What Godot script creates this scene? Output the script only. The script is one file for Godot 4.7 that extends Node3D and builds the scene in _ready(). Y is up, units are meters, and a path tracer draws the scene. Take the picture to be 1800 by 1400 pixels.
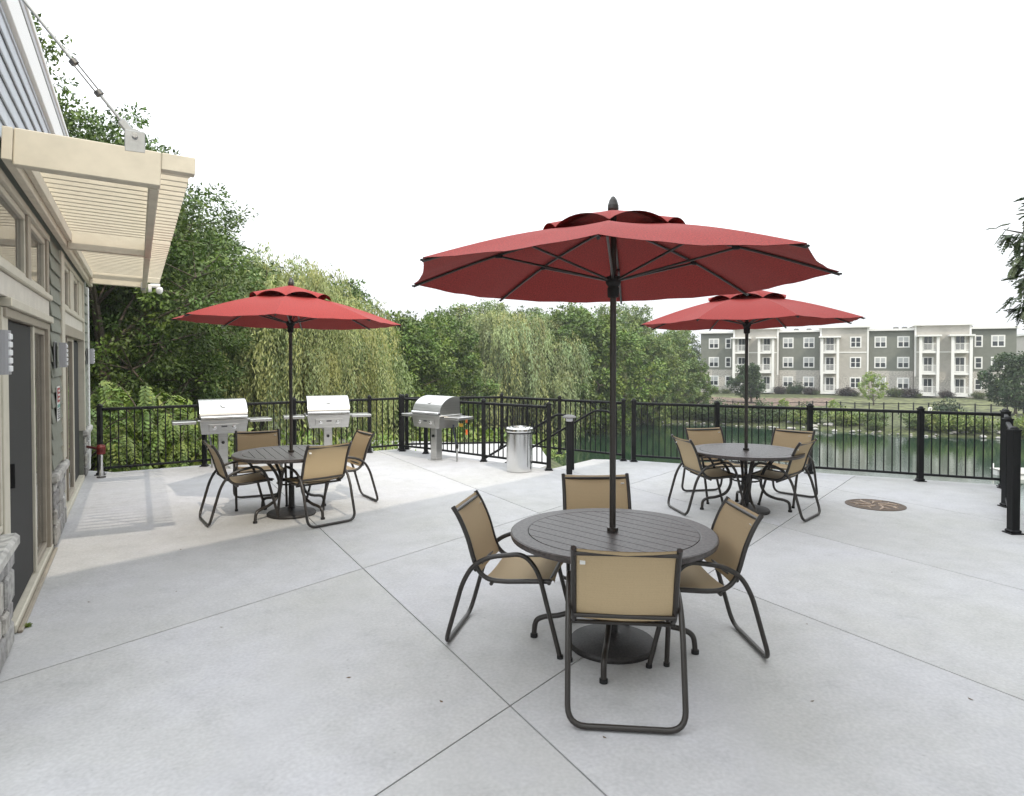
extends Node3D
# Ground plan is written as (X, D): X metres to the right of the camera, D metres ahead of it.

const CAM_H = 1.75
const F = 1170.0          # focal length in pixels of the 1800 x 1400 photograph
const WATER = -4.5

var taken = {}
var cache = {}
var M = {}
var rng = RandomNumberGenerator.new()

# ---------------------------------------------------------------- mesh builder
class B:
	var v = PackedVector3Array()
	var n = PackedVector3Array()
	var c = PackedColorArray()
	var uv = PackedVector2Array()
	var ix = PackedInt32Array()
	func vert(p, nn):
		v.append(p); n.append(nn)
		return v.size() - 1
	func tri(a, b, cc, nn):
		var i = v.size()
		v.append(a); v.append(b); v.append(cc)
		n.append(nn); n.append(nn); n.append(nn)
		if (b - a).cross(cc - a).dot(nn) > 0.0:
			ix.append(i); ix.append(i + 2); ix.append(i + 1)
		else:
			ix.append(i); ix.append(i + 1); ix.append(i + 2)
	func quad(a, b, cc, d, nn):
		tri(a, b, cc, nn); tri(a, cc, d, nn)
	func itri(a, b, cc):
		# indices, oriented by the vertex normals
		var nn = n[a] + n[b] + n[cc]
		if (v[b] - v[a]).cross(v[cc] - v[a]).dot(nn) > 0.0:
			ix.append(a); ix.append(cc); ix.append(b)
		else:
			ix.append(a); ix.append(b); ix.append(cc)
	# box with chamfered edges, centred on xf
	func box(xf, size, bev = 0.0):
		var h = size * 0.5
		bev = min(bev, min(h.x, min(h.y, h.z)) * 0.9)
		var k = h - Vector3(bev, bev, bev)
		for ax in 3:
			var a1 = (ax + 1) % 3
			var a2 = (ax + 2) % 3
			for s in [-1.0, 1.0]:
				var p = []
				for q in [[-1, -1], [1, -1], [1, 1], [-1, 1]]:
					var w = Vector3.ZERO
					w[ax] = s * h[ax]; w[a1] = q[0] * k[a1]; w[a2] = q[1] * k[a2]
					p.append(xf * w)
				var nn = Vector3.ZERO
				nn[ax] = s
				quad(p[0], p[1], p[2], p[3], (xf.basis * nn).normalized())
		if bev <= 0.0:
			return
		for ax in 3:
			var a1 = (ax + 1) % 3
			var a2 = (ax + 2) % 3
			for s1 in [-1.0, 1.0]:
				for s2 in [-1.0, 1.0]:
					var p = []
					for q in [[-1, 0], [1, 0], [1, 1], [-1, 1]]:
						var w = Vector3.ZERO
						w[ax] = q[0] * k[ax]
						w[a1] = s1 * (h[a1] if q[1] == 0 else k[a1])
						w[a2] = s2 * (k[a2] if q[1] == 0 else h[a2])
						p.append(xf * w)
					var nn = Vector3.ZERO
					nn[a1] = s1; nn[a2] = s2
					quad(p[0], p[1], p[2], p[3], (xf.basis * nn).normalized())
		for sx in [-1.0, 1.0]:
			for sy in [-1.0, 1.0]:
				for sz in [-1.0, 1.0]:
					tri(xf * Vector3(sx * h.x, sy * k.y, sz * k.z), xf * Vector3(sx * k.x, sy * h.y, sz * k.z), xf * Vector3(sx * k.x, sy * k.y, sz * h.z), (xf.basis * Vector3(sx, sy, sz)).normalized())
	# swept tube; rad is a number or an array of one radius per point
	func tube(pts, rad, sides = 8, caps = true):
		var m = pts.size()
		var t0 = (pts[1] - pts[0]).normalized()
		var up = Vector3.UP if abs(t0.y) < 0.9 else Vector3.RIGHT
		var side = t0.cross(up).normalized()
		var rings = []
		for i in m:
			var t = (pts[min(i + 1, m - 1)] - pts[max(i - 1, 0)]).normalized()
			side = (side - t * side.dot(t)).normalized()
			var up2 = side.cross(t)
			var r = rad[i] if rad is Array else rad
			var first = v.size()
			for j in sides:
				var a = TAU * j / sides
				var d = side * cos(a) + up2 * sin(a)
				v.append(pts[i] + d * r); n.append(d)
			rings.append(first)
		for i in m - 1:
			for j in sides:
				var j2 = (j + 1) % sides
				itri(rings[i] + j, rings[i + 1] + j, rings[i + 1] + j2)
				itri(rings[i] + j, rings[i + 1] + j2, rings[i] + j2)
		if caps:
			for e in [0, m - 1]:
				var nn = (pts[0] - pts[1]).normalized() if e == 0 else (pts[m - 1] - pts[m - 2]).normalized()
				for j in range(1, sides - 1):
					tri(v[rings[e]], v[rings[e] + j], v[rings[e] + j + 1], nn)
	# surface of revolution about xf's y axis; profile of Vector2(r, y)
	func lathe(xf, prof, segs = 20):
		for i in prof.size() - 1:
			var a = prof[i]
			var b = prof[i + 1]
			var dn = Vector2(b.y - a.y, a.x - b.x).normalized()
			for j in segs:
				var t1 = TAU * j / segs
				var t2 = TAU * (j + 1) / segs
				var c1 = Vector3(cos(t1), 0, sin(t1))
				var c2 = Vector3(cos(t2), 0, sin(t2))
				var n1 = (xf.basis * (c1 * dn.x + Vector3.UP * dn.y)).normalized()
				var n2 = (xf.basis * (c2 * dn.x + Vector3.UP * dn.y)).normalized()
				var q = [vert(xf * (c1 * a.x + Vector3.UP * a.y), n1), vert(xf * (c1 * b.x + Vector3.UP * b.y), n1), vert(xf * (c2 * b.x + Vector3.UP * b.y), n2), vert(xf * (c2 * a.x + Vector3.UP * a.y), n2)]
				itri(q[0], q[1], q[2]); itri(q[0], q[2], q[3])
	# flat polygon (Vector2 as X, D) extruded between two heights
	func prism(poly, y0, y1):
		var idx = Geometry2D.triangulate_polygon(poly)
		for i in range(0, idx.size(), 3):
			var p = []
			for k in 3:
				var q = poly[idx[i + k]]
				p.append(Vector3(q.x, 0, -q.y))
			tri(p[0] + Vector3.UP * y1, p[1] + Vector3.UP * y1, p[2] + Vector3.UP * y1, Vector3.UP)
		var cw = -1.0 if Geometry2D.is_polygon_clockwise(poly) else 1.0
		for i in poly.size():
			var a = poly[i]
			var b = poly[(i + 1) % poly.size()]
			var e = (b - a).normalized()
			var nn = Vector3(e.y, 0, e.x) * cw
			quad(Vector3(a.x, y0, -a.y), Vector3(b.x, y0, -b.y), Vector3(b.x, y1, -b.y), Vector3(a.x, y1, -a.y), nn)
	func leaf(p, d, s, ln, wd, col, lie = Vector3.ZERO):
		# d along the blade, s across it; a shallow fold along the midrib
		var nn = d.cross(s).normalized()
		var i = v.size()
		var mid = p + d * (ln * 0.45)
		v.append(p); v.append(mid + s * (wd * 0.5) + nn * (wd * 0.12)); v.append(p + d * ln); v.append(mid - s * (wd * 0.5) + nn * (wd * 0.12))
		var m = nn
		var turned = false
		if lie != Vector3.ZERO:
			turned = nn.dot(lie) < 0.0
			m = ((-nn if turned else nn) + lie * 0.35).normalized()
		n.append(m); n.append((m + s * -0.2).normalized()); n.append(m); n.append((m + s * 0.2).normalized())
		for k in 4:
			c.append(col)
		if turned:
			ix.append(i); ix.append(i + 2); ix.append(i + 1); ix.append(i); ix.append(i + 3); ix.append(i + 2)
		else:
			ix.append(i); ix.append(i + 1); ix.append(i + 2); ix.append(i); ix.append(i + 2); ix.append(i + 3)
	func mesh():
		var a = []
		a.resize(Mesh.ARRAY_MAX)
		a[Mesh.ARRAY_VERTEX] = v
		a[Mesh.ARRAY_NORMAL] = n
		if c.size() == v.size():
			a[Mesh.ARRAY_COLOR] = c
		if uv.size() == v.size():
			a[Mesh.ARRAY_TEX_UV] = uv
		a[Mesh.ARRAY_INDEX] = ix
		var m = ArrayMesh.new()
		m.add_surface_from_arrays(Mesh.PRIMITIVE_TRIANGLES, a)
		return m

# ---------------------------------------------------------------- scene helpers
func P(x, d, y = 0.0):
	return Vector3(x, y, -d)

func numbered(called):
	if not taken.has(called):
		taken[called] = 0
		return called
	taken[called] += 1
	return "%s_%03d" % [called, taken[called]]

func tag(o, label, category, group = ""):
	o.set_meta("label", label)
	o.set_meta("category", category)
	if group != "":
		o.set_meta("group", group)
	return o

func thing(called, label, category, at = Vector3.ZERO, turn = 0.0, group = ""):
	var o = Node3D.new()
	o.name = numbered(called)
	add_child(o)
	o.position = at
	o.rotation.y = turn
	return tag(o, label, category, group)

func part(parent, called, m, mat, xf = Transform3D.IDENTITY):
	var o = MeshInstance3D.new()
	o.name = called
	o.mesh = m.mesh() if m is B else m
	o.material_override = mat
	o.transform = xf
	parent.add_child(o, true)
	return o

func struct(called, m, mat):
	var o = MeshInstance3D.new()
	o.name = numbered(called)
	o.mesh = m.mesh() if m is B else m
	o.material_override = mat
	add_child(o)
	o.set_meta("kind", "structure")
	return o

func copy(o, label, group = ""):
	var r = o.duplicate()
	r.name = numbered(String(o.get_meta("base_name", o.name)))
	add_child(r)
	r.set_meta("label", label)
	if group != "":
		r.set_meta("group", group)
	return r

func cbox(size, bev = 0.003):
	var key = "%s/%s" % [size.snapped(Vector3.ONE * 0.0005), bev]
	if not cache.has(key):
		var b = B.new()
		b.box(Transform3D.IDENTITY, size, bev)
		cache[key] = b.mesh()
	return cache[key]

func at(p, basis = Basis.IDENTITY):
	return Transform3D(basis, p)

# box between two points (a bar of rectangular section), y axis kept upright
func bar(a, b, w, h, bev = 0.003):
	var z = (b - a).normalized()
	var x = Vector3.UP.cross(z).normalized()
	if x.length() < 0.5:
		x = Vector3.RIGHT
	var y = z.cross(x)
	var r = B.new()
	r.box(Transform3D(Basis(x, y, z), (a + b) * 0.5), Vector3(w, h, (b - a).length()), bev)
	return r

func rounded(pts, rad, seg = 5):
	var out = [pts[0]]
	for i in range(1, pts.size() - 1):
		var p = pts[i]
		var r = rad[i] if rad is Array else rad
		var a = pts[i - 1] - p
		var b = pts[i + 1] - p
		r = min(r, min(a.length(), b.length()) * 0.48)
		var p0 = p + a.normalized() * r
		var p1 = p + b.normalized() * r
		for k in seg + 1:
			var t = float(k) / seg
			out.append(p0.lerp(p, t).lerp(p.lerp(p1, t), t))
	out.append(pts[-1])
	return out

# smooth curve through the points
func through(pts, seg = 5):
	var out = []
	for i in pts.size() - 1:
		var p0 = pts[max(i - 1, 0)]
		var p3 = pts[min(i + 2, pts.size() - 1)]
		for k in seg:
			out.append(pts[i].cubic_interpolate(pts[i + 1], p0, p3, float(k) / seg))
	out.append(pts[-1])
	return out

# ---------------------------------------------------------------- materials
func lin(r, g, b):
	return Color(r, g, b).linear_to_srgb()

func mat(col, rough = 0.6, metal = 0.0):
	var m = StandardMaterial3D.new()
	m.albedo_color = lin(col[0], col[1], col[2])
	m.roughness = rough
	m.metallic = metal
	return m

func noise_image(seed_, freq, size, octaves = 5, type = FastNoiseLite.TYPE_SIMPLEX_SMOOTH):
	var f = FastNoiseLite.new()
	f.seed = seed_
	f.noise_type = type
	f.frequency = freq
	f.fractal_octaves = octaves
	f.fractal_gain = 0.6
	return f.get_seamless_image(size, size)

# grey variation around a mean, to multiply a colour with
func tone(seed_, freq, size, contrast, mean = 0.88, octaves = 5):
	var im = noise_image(seed_, freq, size, octaves)
	im.convert(Image.FORMAT_RGB8)
	im.adjust_bcs(1.0, contrast, 1.0)
	im.adjust_bcs(mean / 0.5, 1.0, 1.0)
	im.generate_mipmaps()
	return ImageTexture.create_from_image(im)

func bump(seed_, freq, size, strength, octaves = 4):
	var im = noise_image(seed_, freq, size, octaves)
	im.convert(Image.FORMAT_RGBA8)
	im.bump_map_to_normal_map(strength)
	return ImageTexture.create_from_image(im)

func textured(m, tex, scale, world = true, normal = null, nscale = 1.0):
	m.albedo_texture = tex
	m.uv1_triplanar = true
	m.uv1_world_triplanar = world
	m.uv1_scale = Vector3.ONE * scale
	if normal != null:
		m.normal_enabled = true
		m.normal_texture = normal
		m.normal_scale = nscale
	return m

func make_materials():
	var coarse = tone(3, 0.004, 1024, 0.30, 0.88, 7)
	var fine = tone(7, 0.05, 512, 0.5, 0.86, 4)
	var soft = tone(11, 0.012, 512, 0.05, 0.95, 5)
	var grain = bump(5, 0.12, 512, 1.6, 3)
	M.concrete = []
	for k in 3:
		var cm = mat([[0.592, 0.588, 0.592], [0.578, 0.575, 0.580], [0.600, 0.596, 0.598]][k], 0.85)
		textured(cm, concrete_tex(21 + k), 0.16, true, grain, 0.25)
		cm.uv1_offset = Vector3(k * 0.37, k * 0.11, k * 0.73)
		M.concrete.append(cm)
	M.concrete_dark = mat([0.24, 0.235, 0.225], 0.95)
	M.concrete_side = textured(mat([0.42, 0.41, 0.39], 0.9), coarse, 0.3)
	M.bronze = mat([0.022, 0.0175, 0.014], 0.42)
	M.bronze.clearcoat_enabled = true
	M.bronze.clearcoat = 0.25
	M.bronze.clearcoat_roughness = 0.35
	M.table = textured(mat([0.075, 0.062, 0.058], 0.40), fine, 1.3, true, grain, 0.15)
	M.black = mat([0.009, 0.0092, 0.010], 0.5)
	M.black.metallic_specular = 0.35
	M.dark_rubber = mat([0.012, 0.012, 0.012], 0.8)
	M.iron = textured(mat([0.03, 0.027, 0.026], 0.55), fine, 2.0)
	M.red = textured(mat([0.40, 0.029, 0.022], 0.85), fine, 3.0)
	M.red.rim_enabled = true
	M.red.rim = 0.12
	M.red.rim_tint = 0.4
	M.sling = mat([0.55, 0.42, 0.25], 0.75)
	M.sling.albedo_texture = weave_tex()
	M.sling.uv1_triplanar = true
	M.sling.uv1_scale = Vector3.ONE * 13.0
	M.sling.backlight_enabled = true
	M.sling.backlight = Color(0.22, 0.16, 0.09)
	M.steel = mat([0.62, 0.61, 0.59], 0.30, 1.0)
	M.steel.albedo_texture = brushed_tex()
	M.steel.uv1_triplanar = true
	M.steel.uv1_scale = Vector3.ONE * 1.5
	M.chrome = mat([0.72, 0.72, 0.71], 0.16, 1.0)
	M.steel_dark = mat([0.16, 0.155, 0.15], 0.45, 1.0)
	M.galvanised = textured(mat([0.42, 0.43, 0.43], 0.5, 0.6), soft, 3.0)
	M.cream = textured(mat([0.68, 0.625, 0.505], 0.6), soft, 0.8)
	M.trim = textured(mat([0.60, 0.56, 0.46], 0.55), soft, 0.8)
	M.taupe = textured(mat([0.36, 0.315, 0.25], 0.5), soft, 0.8)
	M.panel = textured(mat([0.66, 0.62, 0.54], 0.6), soft, 0.8)
	M.sage = textured(mat([0.235, 0.245, 0.20], 0.7), soft, 1.1)
	M.paleblue = textured(mat([0.50, 0.53, 0.575], 0.6), soft, 1.1)
	M.white_trim = mat([0.76, 0.76, 0.74], 0.5)
	M.screen = textured(mat([0.022, 0.021, 0.021], 0.75), fine, 6.0)
	M.glass = mat([0.04, 0.045, 0.045], 0.02)
	M.glass.transparency = BaseMaterial3D.TRANSPARENCY_ALPHA
	M.glass.albedo_color.a = 0.35
	M.interior = mat([0.12, 0.115, 0.105], 0.9)
	M.stones = []
	for k in 4:
		M.stones.append(textured(mat([[0.44, 0.43, 0.41], [0.50, 0.475, 0.43], [0.37, 0.36, 0.35], [0.55, 0.54, 0.52]][k], 0.9), coarse, 2.2, true, grain, 0.8))
	M.mortar = textured(mat([0.34, 0.33, 0.31], 0.95), fine, 2.0)
	M.limestone = textured(mat([0.56, 0.545, 0.51], 0.9), coarse, 1.5, true, grain, 0.6)
	M.lamp_body = mat([0.30, 0.30, 0.31], 0.45, 0.3)
	M.wing = mat([0.74, 0.73, 0.70], 0.8)
	M.lamp_glass = mat([0.80, 0.80, 0.82], 0.35)
	M.sign_red = mat([0.34, 0.03, 0.035], 0.5)
	M.sign_white = mat([0.72, 0.72, 0.70], 0.5)
	M.sign_teal = mat([0.12, 0.30, 0.25], 0.5)
	M.ink = mat([0.05, 0.05, 0.055], 0.6)
	M.valve_red = mat([0.12, 0.014, 0.012], 0.45)
	M.orange = mat([0.72, 0.13, 0.03], 0.5)
	M.yellow = mat([0.70, 0.38, 0.04], 0.5)
	M.hose_blue = mat([0.03, 0.035, 0.06], 0.5)
	M.tag_green = mat([0.03, 0.10, 0.05], 0.6)
	M.bark = textured(mat([0.16, 0.13, 0.10], 0.95), fine, 1.2, true, grain, 1.0)
	M.bark_pale = textured(mat([0.38, 0.36, 0.33], 0.9), coarse, 1.0)
	M.leaf = mat([1, 1, 1], 0.55)
	M.leaf.vertex_color_use_as_albedo = true
	M.leaf.cull_mode = BaseMaterial3D.CULL_DISABLED
	M.leaf.backlight_enabled = true
	M.leaf.backlight = Color(0.45, 0.55, 0.18)
	M.grass = textured(mat([0.115, 0.135, 0.05], 0.95), tone(31, 0.02, 1024, 0.75, 0.8, 6), 0.12)
	M.lawn = textured(mat([0.17, 0.185, 0.075], 0.95), tone(33, 0.015, 512, 0.6, 0.85, 6), 0.09)
	M.soil = textured(mat([0.22, 0.155, 0.115], 0.95), tone(35, 0.02, 512, 0.6, 0.85, 6), 0.15)
	M.water = mat([0.014, 0.040, 0.022], 0.05)
	M.water.metallic_specular = 0.5
	textured(M.water, soft, 0.05, true, bump(41, 0.03, 1024, 2.0, 4), 0.10)
	M.water.uv1_scale = Vector3(0.12, 0.12, 0.12)
	M.apt_grey = textured(mat([0.185, 0.192, 0.160], 0.75), soft, 0.2)
	M.apt_beige = textured(mat([0.46, 0.435, 0.39], 0.75), soft, 0.2)
	M.apt_stone = textured(mat([0.66, 0.625, 0.565], 0.9), tone(51, 0.06, 512, 0.75, 0.85, 3), 0.25)
	M.apt_white = mat([0.76, 0.755, 0.73], 0.6)
	M.apt_glass = mat([0.035, 0.04, 0.045], 0.06)
	M.apt_blind = mat([0.42, 0.43, 0.43], 0.6)
	M.manhole = textured(mat([0.13, 0.085, 0.055], 0.7), fine, 4.0, true, grain, 0.5)
	M.manhole_rib = textured(mat([0.55, 0.42, 0.32], 0.65), fine, 4.0)
	M.dead_leaf = mat([0.12, 0.075, 0.04], 0.9)

func concrete_tex(seed_):
	# broom-finished slab: broad mottling, small pores and a few darker stains
	var s = 1024
	var broad = noise_image(seed_, 0.0022, s, 4)
	var mid = noise_image(seed_ + 50, 0.018, s, 5)
	var fine_ = noise_image(seed_ + 90, 0.22, s, 3)
	var bb = broad.get_data()
	var mm = mid.get_data()
	var ff = fine_.get_data()
	var out = PackedByteArray()
	out.resize(s * s * 3)
	var j = 0
	for i in s * s:
		var val = 0.885 + (bb[i] - 128) * 0.00022 + (mm[i] - 128) * 0.00024 + (ff[i] - 128) * 0.00040
		if mm[i] < 70:
			val -= (70 - mm[i]) * 0.0004
		if ff[i] < 34:
			val -= (34 - ff[i]) * 0.006
		var g = clampi(int(val * 255.0), 0, 255)
		out[j] = g
		out[j + 1] = g
		out[j + 2] = clampi(g + ((bb[i] - 128) >> 5), 0, 255)
		j += 3
	var im = Image.create_from_data(s, s, false, Image.FORMAT_RGB8, out)
	return ImageTexture.create_from_image(im)

func weave_tex():
	var s = 256
	var im = Image.create(s, s, false, Image.FORMAT_RGB8)
	var nz = noise_image(77, 0.02, s, 3)
	for y in s:
		for x in s:
			var over = (int(x / 4.0) + int(y / 4.0)) % 2 == 0
			var g = (1.0 if over else 0.94) - (0.04 if (x % 4 == 0 or y % 4 == 0) else 0.0) + (nz.get_pixel(x, y).r - 0.5) * 0.05
			# slubs: some weft threads run a little darker
			if (int(y / 4.0) * 37) % 11 < 2:
				g -= 0.03
			im.set_pixel(x, y, Color(g, g, g))
	return ImageTexture.create_from_image(im)

func brushed_tex():
	var s = 256
	var im = Image.create(s, s, false, Image.FORMAT_RGB8)
	var r = RandomNumberGenerator.new()
	r.seed = 9
	for y in s:
		var row = 0.90 + r.randf() * 0.10
		for x in s:
			var g = row + (r.randf() - 0.5) * 0.02
			im.set_pixel(x, y, Color(g, g, g))
	return ImageTexture.create_from_image(im)

# ---------------------------------------------------------------- ground plan
var patio = PackedVector2Array([
	Vector2(1.01, -3.125), Vector2(-1.2, -5.5), Vector2(-7.0, 0.5), Vector2(-2.55, 3.10), Vector2(-6.62, 10.34), Vector2(-6.10, 10.18), Vector2(-2.15, 12.82), Vector2(-0.40, 11.33),
	Vector2(0.60, 10.46), Vector2(1.41, 11.50), Vector2(1.95, 11.42), Vector2(6.86, 9.10), Vector2(4.40, 5.45), Vector2(7.4, 4.0)])
var pond = PackedVector2Array([
	Vector2(1, 27), Vector2(-2.5, 40), Vector2(-1, 54), Vector2(6.7, 65), Vector2(12.5, 63.6), Vector2(18, 63), Vector2(26, 57.6),
	Vector2(32, 53.5), Vector2(38, 51.5), Vector2(60, 48), Vector2(82, 30), Vector2(60, 10), Vector2(30, 12), Vector2(14, 16), Vector2(6, 20)])
var walk = PackedVector2Array([
	Vector2(-2.9, 12.9), Vector2(-1.4, 14.6), Vector2(1.2, 20.5), Vector2(1.0, 25.0), Vector2(-8.5, 27.0), Vector2(-9.0, 22.5), Vector2(-3.6, 20.0), Vector2(-3.9, 13.9)])

func away(poly, p):
	if Geometry2D.is_point_in_polygon(p, poly):
		return 0.0
	var best = 1e9
	for i in poly.size():
		best = min(best, p.distance_to(Geometry2D.get_closest_point_to_segment(p, poly[i], poly[(i + 1) % poly.size()])))
	return best

var land_noise = FastNoiseLite.new()
func land(x, d):
	var p = Vector2(x, d)
	var sp = away(pond, p)
	if sp == 0.0:
		var best = 1e9
		for i in pond.size():
			best = min(best, p.distance_to(Geometry2D.get_closest_point_to_segment(p, pond[i], pond[(i + 1) % pond.size()])))
		return WATER - 0.05 - min(best * 0.35, 2.0)
	var sd = away(patio, p)
	var w = sp / (sp + sd + 0.01)
	var h = WATER + min(sp * 0.25, 0.35) + (-1.65 - WATER - 0.35) * smoothstep(0.0, 1.0, w)
	h += land_noise.get_noise_2d(x, d) * 0.22 * clampf(sp * 0.2, 0.0, 1.0)
	var sw = away(walk, p)
	if sw < 3.0:
		h = lerpf(-1.66, h, smoothstep(0.3, 3.0, sw))
	if sd < 2.0:
		h = lerpf(-1.72, h, smoothstep(0.0, 2.0, sd))
	return h

# ---------------------------------------------------------------- foliage
func rand_dir():
	return Vector3(rng.randfn(), rng.randfn(), rng.randfn()).normalized()

func tint(base, vary):
	var k = 1.0 + rng.randf_range(-vary, vary)
	var y = rng.randf_range(-0.12, 0.16)
	return Color(base[0] * k * (1.0 + y), base[1] * k, base[2] * k * (1.0 - y))

func add_clump(b, c, rc, count, ln, wd, base, vary, out):
	var col0 = tint(base, vary)
	for i in count:
		var o = rand_dir()
		var p = c + o * rc * pow(rng.randf(), 0.45) * Vector3(1.0, 0.72, 1.0)
		var d = (o + out * 0.5 + Vector3(rng.randfn(), rng.randfn() - 0.7, rng.randfn()) * 0.7).normalized()
		var s = d.cross((Vector3.UP + rand_dir() * 0.9).normalized())
		if s.length() < 0.05:
			continue
		var k = rng.randf_range(0.65, 1.25)
		var q = rng.randf_range(0.88, 1.12)
		b.leaf(p, d, s.normalized(), ln * k, wd * k, Color(col0.r * q, col0.g * q, col0.b * q), (o + out).normalized())

# broadleaf tree of height hh: limbs carry boughs, boughs carry clumps. Returns [trunk, crown]
func broadleaf(seed_, hh, rad, low, boughs, clumps, leaves, ln, base, vary = 0.28, wide = 0.55):
	rng.seed = seed_
	var tr = B.new()
	var cr = B.new()
	var lean = Vector3(rng.randf_range(-0.06, 0.06), 0, rng.randf_range(-0.06, 0.06)) * hh
	var tp = []
	var trad = []
	for i in 7:
		var t = i / 6.0
		tp.append(Vector3(sin(t * 3.0 + seed_) * 0.02 * hh, t * hh * 0.8, cos(t * 2.3 + seed_) * 0.02 * hh - 0.02 * hh) + lean * t)
		trad.append(hh * 0.022 * (1.0 - t * 0.86) + (0.012 * hh if i == 0 else 0.0))
	tr.tube(tp, trad, 9)
	for i in boughs:
		var t = (i + rng.randf() * 0.8) / boughs
		var yy = lerpf(low, 0.94, t) * hh
		var prof = sin(PI * pow(clampf((yy / hh - low * 0.72) / (1.03 - low * 0.72), 0.0, 1.0), 0.78))
		var ang = i * 2.39996 + rng.randf_range(-0.4, 0.4)
		var rr = rad * prof * rng.randf_range(0.45, 0.98)
		var e = Vector3(cos(ang) * rr, yy, sin(ang) * rr) + lean * (yy / hh)
		var from = tp[clampi(int((yy / hh - 0.12) * 6.0 / 0.8), 1, 6)]
		var mid = from.lerp(e, 0.5) + Vector3(0, hh * 0.02, 0)
		var lr = hh * 0.008 * (1.15 - t)
		tr.tube(through([from, mid, e], 3), [lr, lr * 0.9, lr * 0.8, lr * 0.65, lr * 0.5, lr * 0.4, lr * 0.25], 5)
		var br = rad * rng.randf_range(0.26, 0.42)
		for k in clumps:
			var o = rand_dir()
			o.y = o.y * 0.75 + 0.12
			var c = e + o * br * rng.randf_range(0.55, 1.0)
			if k % 4 == 0:
				tr.tube([e, e.lerp(c, 0.6), c], [lr * 0.35, lr * 0.22, lr * 0.1], 4, false)
			add_clump(cr, c, br * rng.randf_range(0.19, 0.31), leaves, ln, ln * wide, base, vary, (o + Vector3.UP * 0.2).normalized())
	return [tr.mesh(), cr.mesh()]

func willow(seed_, hh, rad, strands, per, ln, base):
	rng.seed = seed_
	var tr = B.new()
	var cr = B.new()
	var fork = Vector3(0.02 * hh, hh * 0.30, 0)
	tr.tube(through([Vector3(0, -0.1, 0), Vector3(0.03 * hh, hh * 0.15, 0), fork], 3), [hh * 0.05, hh * 0.042, hh * 0.038, hh * 0.036, hh * 0.034, hh * 0.03, hh * 0.03], 9)
	var heads = []
	for i in 16:
		var ang = i * 2.39996 + rng.randf_range(-0.3, 0.3)
		var rr = rad * sqrt((i + 0.5) / 16.0) * rng.randf_range(0.70, 0.95)
		var top = Vector3(cos(ang) * rr, hh * (0.97 - 0.36 * pow(rr / rad, 1.7)) * rng.randf_range(0.90, 1.03), sin(ang) * rr)
		heads.append(top)
		tr.tube(through([fork, fork.lerp(top, 0.5) + Vector3(0, hh * 0.10, 0), top], 3), [hh * 0.016, hh * 0.014, hh * 0.012, hh * 0.010, hh * 0.008, hh * 0.006, hh * 0.003], 5)
	for i in 12:
		var ang = i * 2.39996 + 0.7
		var low_head = Vector3(cos(ang) * rad * 0.80, hh * rng.randf_range(0.46, 0.60), sin(ang) * rad * 0.80)
		heads.append(low_head)
		tr.tube(through([fork, fork.lerp(low_head, 0.5) + Vector3(0, hh * 0.10, 0), low_head], 3), [hh * 0.012, hh * 0.010, hh * 0.009, hh * 0.008, hh * 0.006, hh * 0.004, hh * 0.002], 5)
	# strands hang in tresses: each tress has its own place, length and tone
	var tress = Vector3.ZERO
	var tress_fall = 1.0
	var tress_out = Vector3.ZERO
	var tress_sway = 0.1
	var tress_col = Color.WHITE
	for k in strands:
		if k % 11 == 0:
			var h = heads[int(k / 11.0) % heads.size()]
			tress = h + rand_dir() * rad * 0.34 * Vector3(1, 0.45, 1)
			tress_out = (Vector3(tress.x, 0, tress.z).normalized() + rand_dir() * 0.4) * Vector3(1, 0, 1)
			tress_fall = rng.randf_range(0.14, 0.52) * hh * (0.55 + 0.7 * Vector2(tress.x, tress.z).length() / rad)
			tress_sway = rng.randf_range(0.03, 0.11) * hh
			tress_col = tint(base, 0.30)
			add_clump(cr, tress, rad * 0.10, 22, ln, ln * 0.32, base, 0.22, Vector3.UP)
		var p = tress + rand_dir() * rad * 0.085
		var out = tress_out + rand_dir() * 0.12 * Vector3(1, 0, 1)
		var fall = min(tress_fall * rng.randf_range(0.6, 1.1), p.y - hh * 0.05)
		var cj = rng.randf_range(0.88, 1.12)
		var col = Color(tress_col.r * cj, tress_col.g * cj, tress_col.b * cj)
		var sway = tress_sway
		for i in per:
			var t = (i + rng.randf()) / per
			var q = p + out * sway * sin(t * 1.9) + Vector3(rng.randfn() * 0.06, -fall * t * t * 0.4 - fall * t * 0.6, rng.randfn() * 0.06)
			var d = (Vector3(rng.randfn() * 0.35, -1.0, rng.randfn() * 0.35) + out * 0.25 * (1.0 - t)).normalized()
			var s = d.cross(rand_dir())
			if s.length() < 0.1:
				continue
			var qn = rng.randf_range(0.8, 1.2)
			cr.leaf(q, d, s.normalized(), ln * rng.randf_range(0.7, 1.2), ln * 0.24, Color(col.r * qn, col.g * qn, col.b * qn), (out + Vector3(0, 0.5, 0)).normalized())
	return [tr.mesh(), cr.mesh()]

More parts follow.
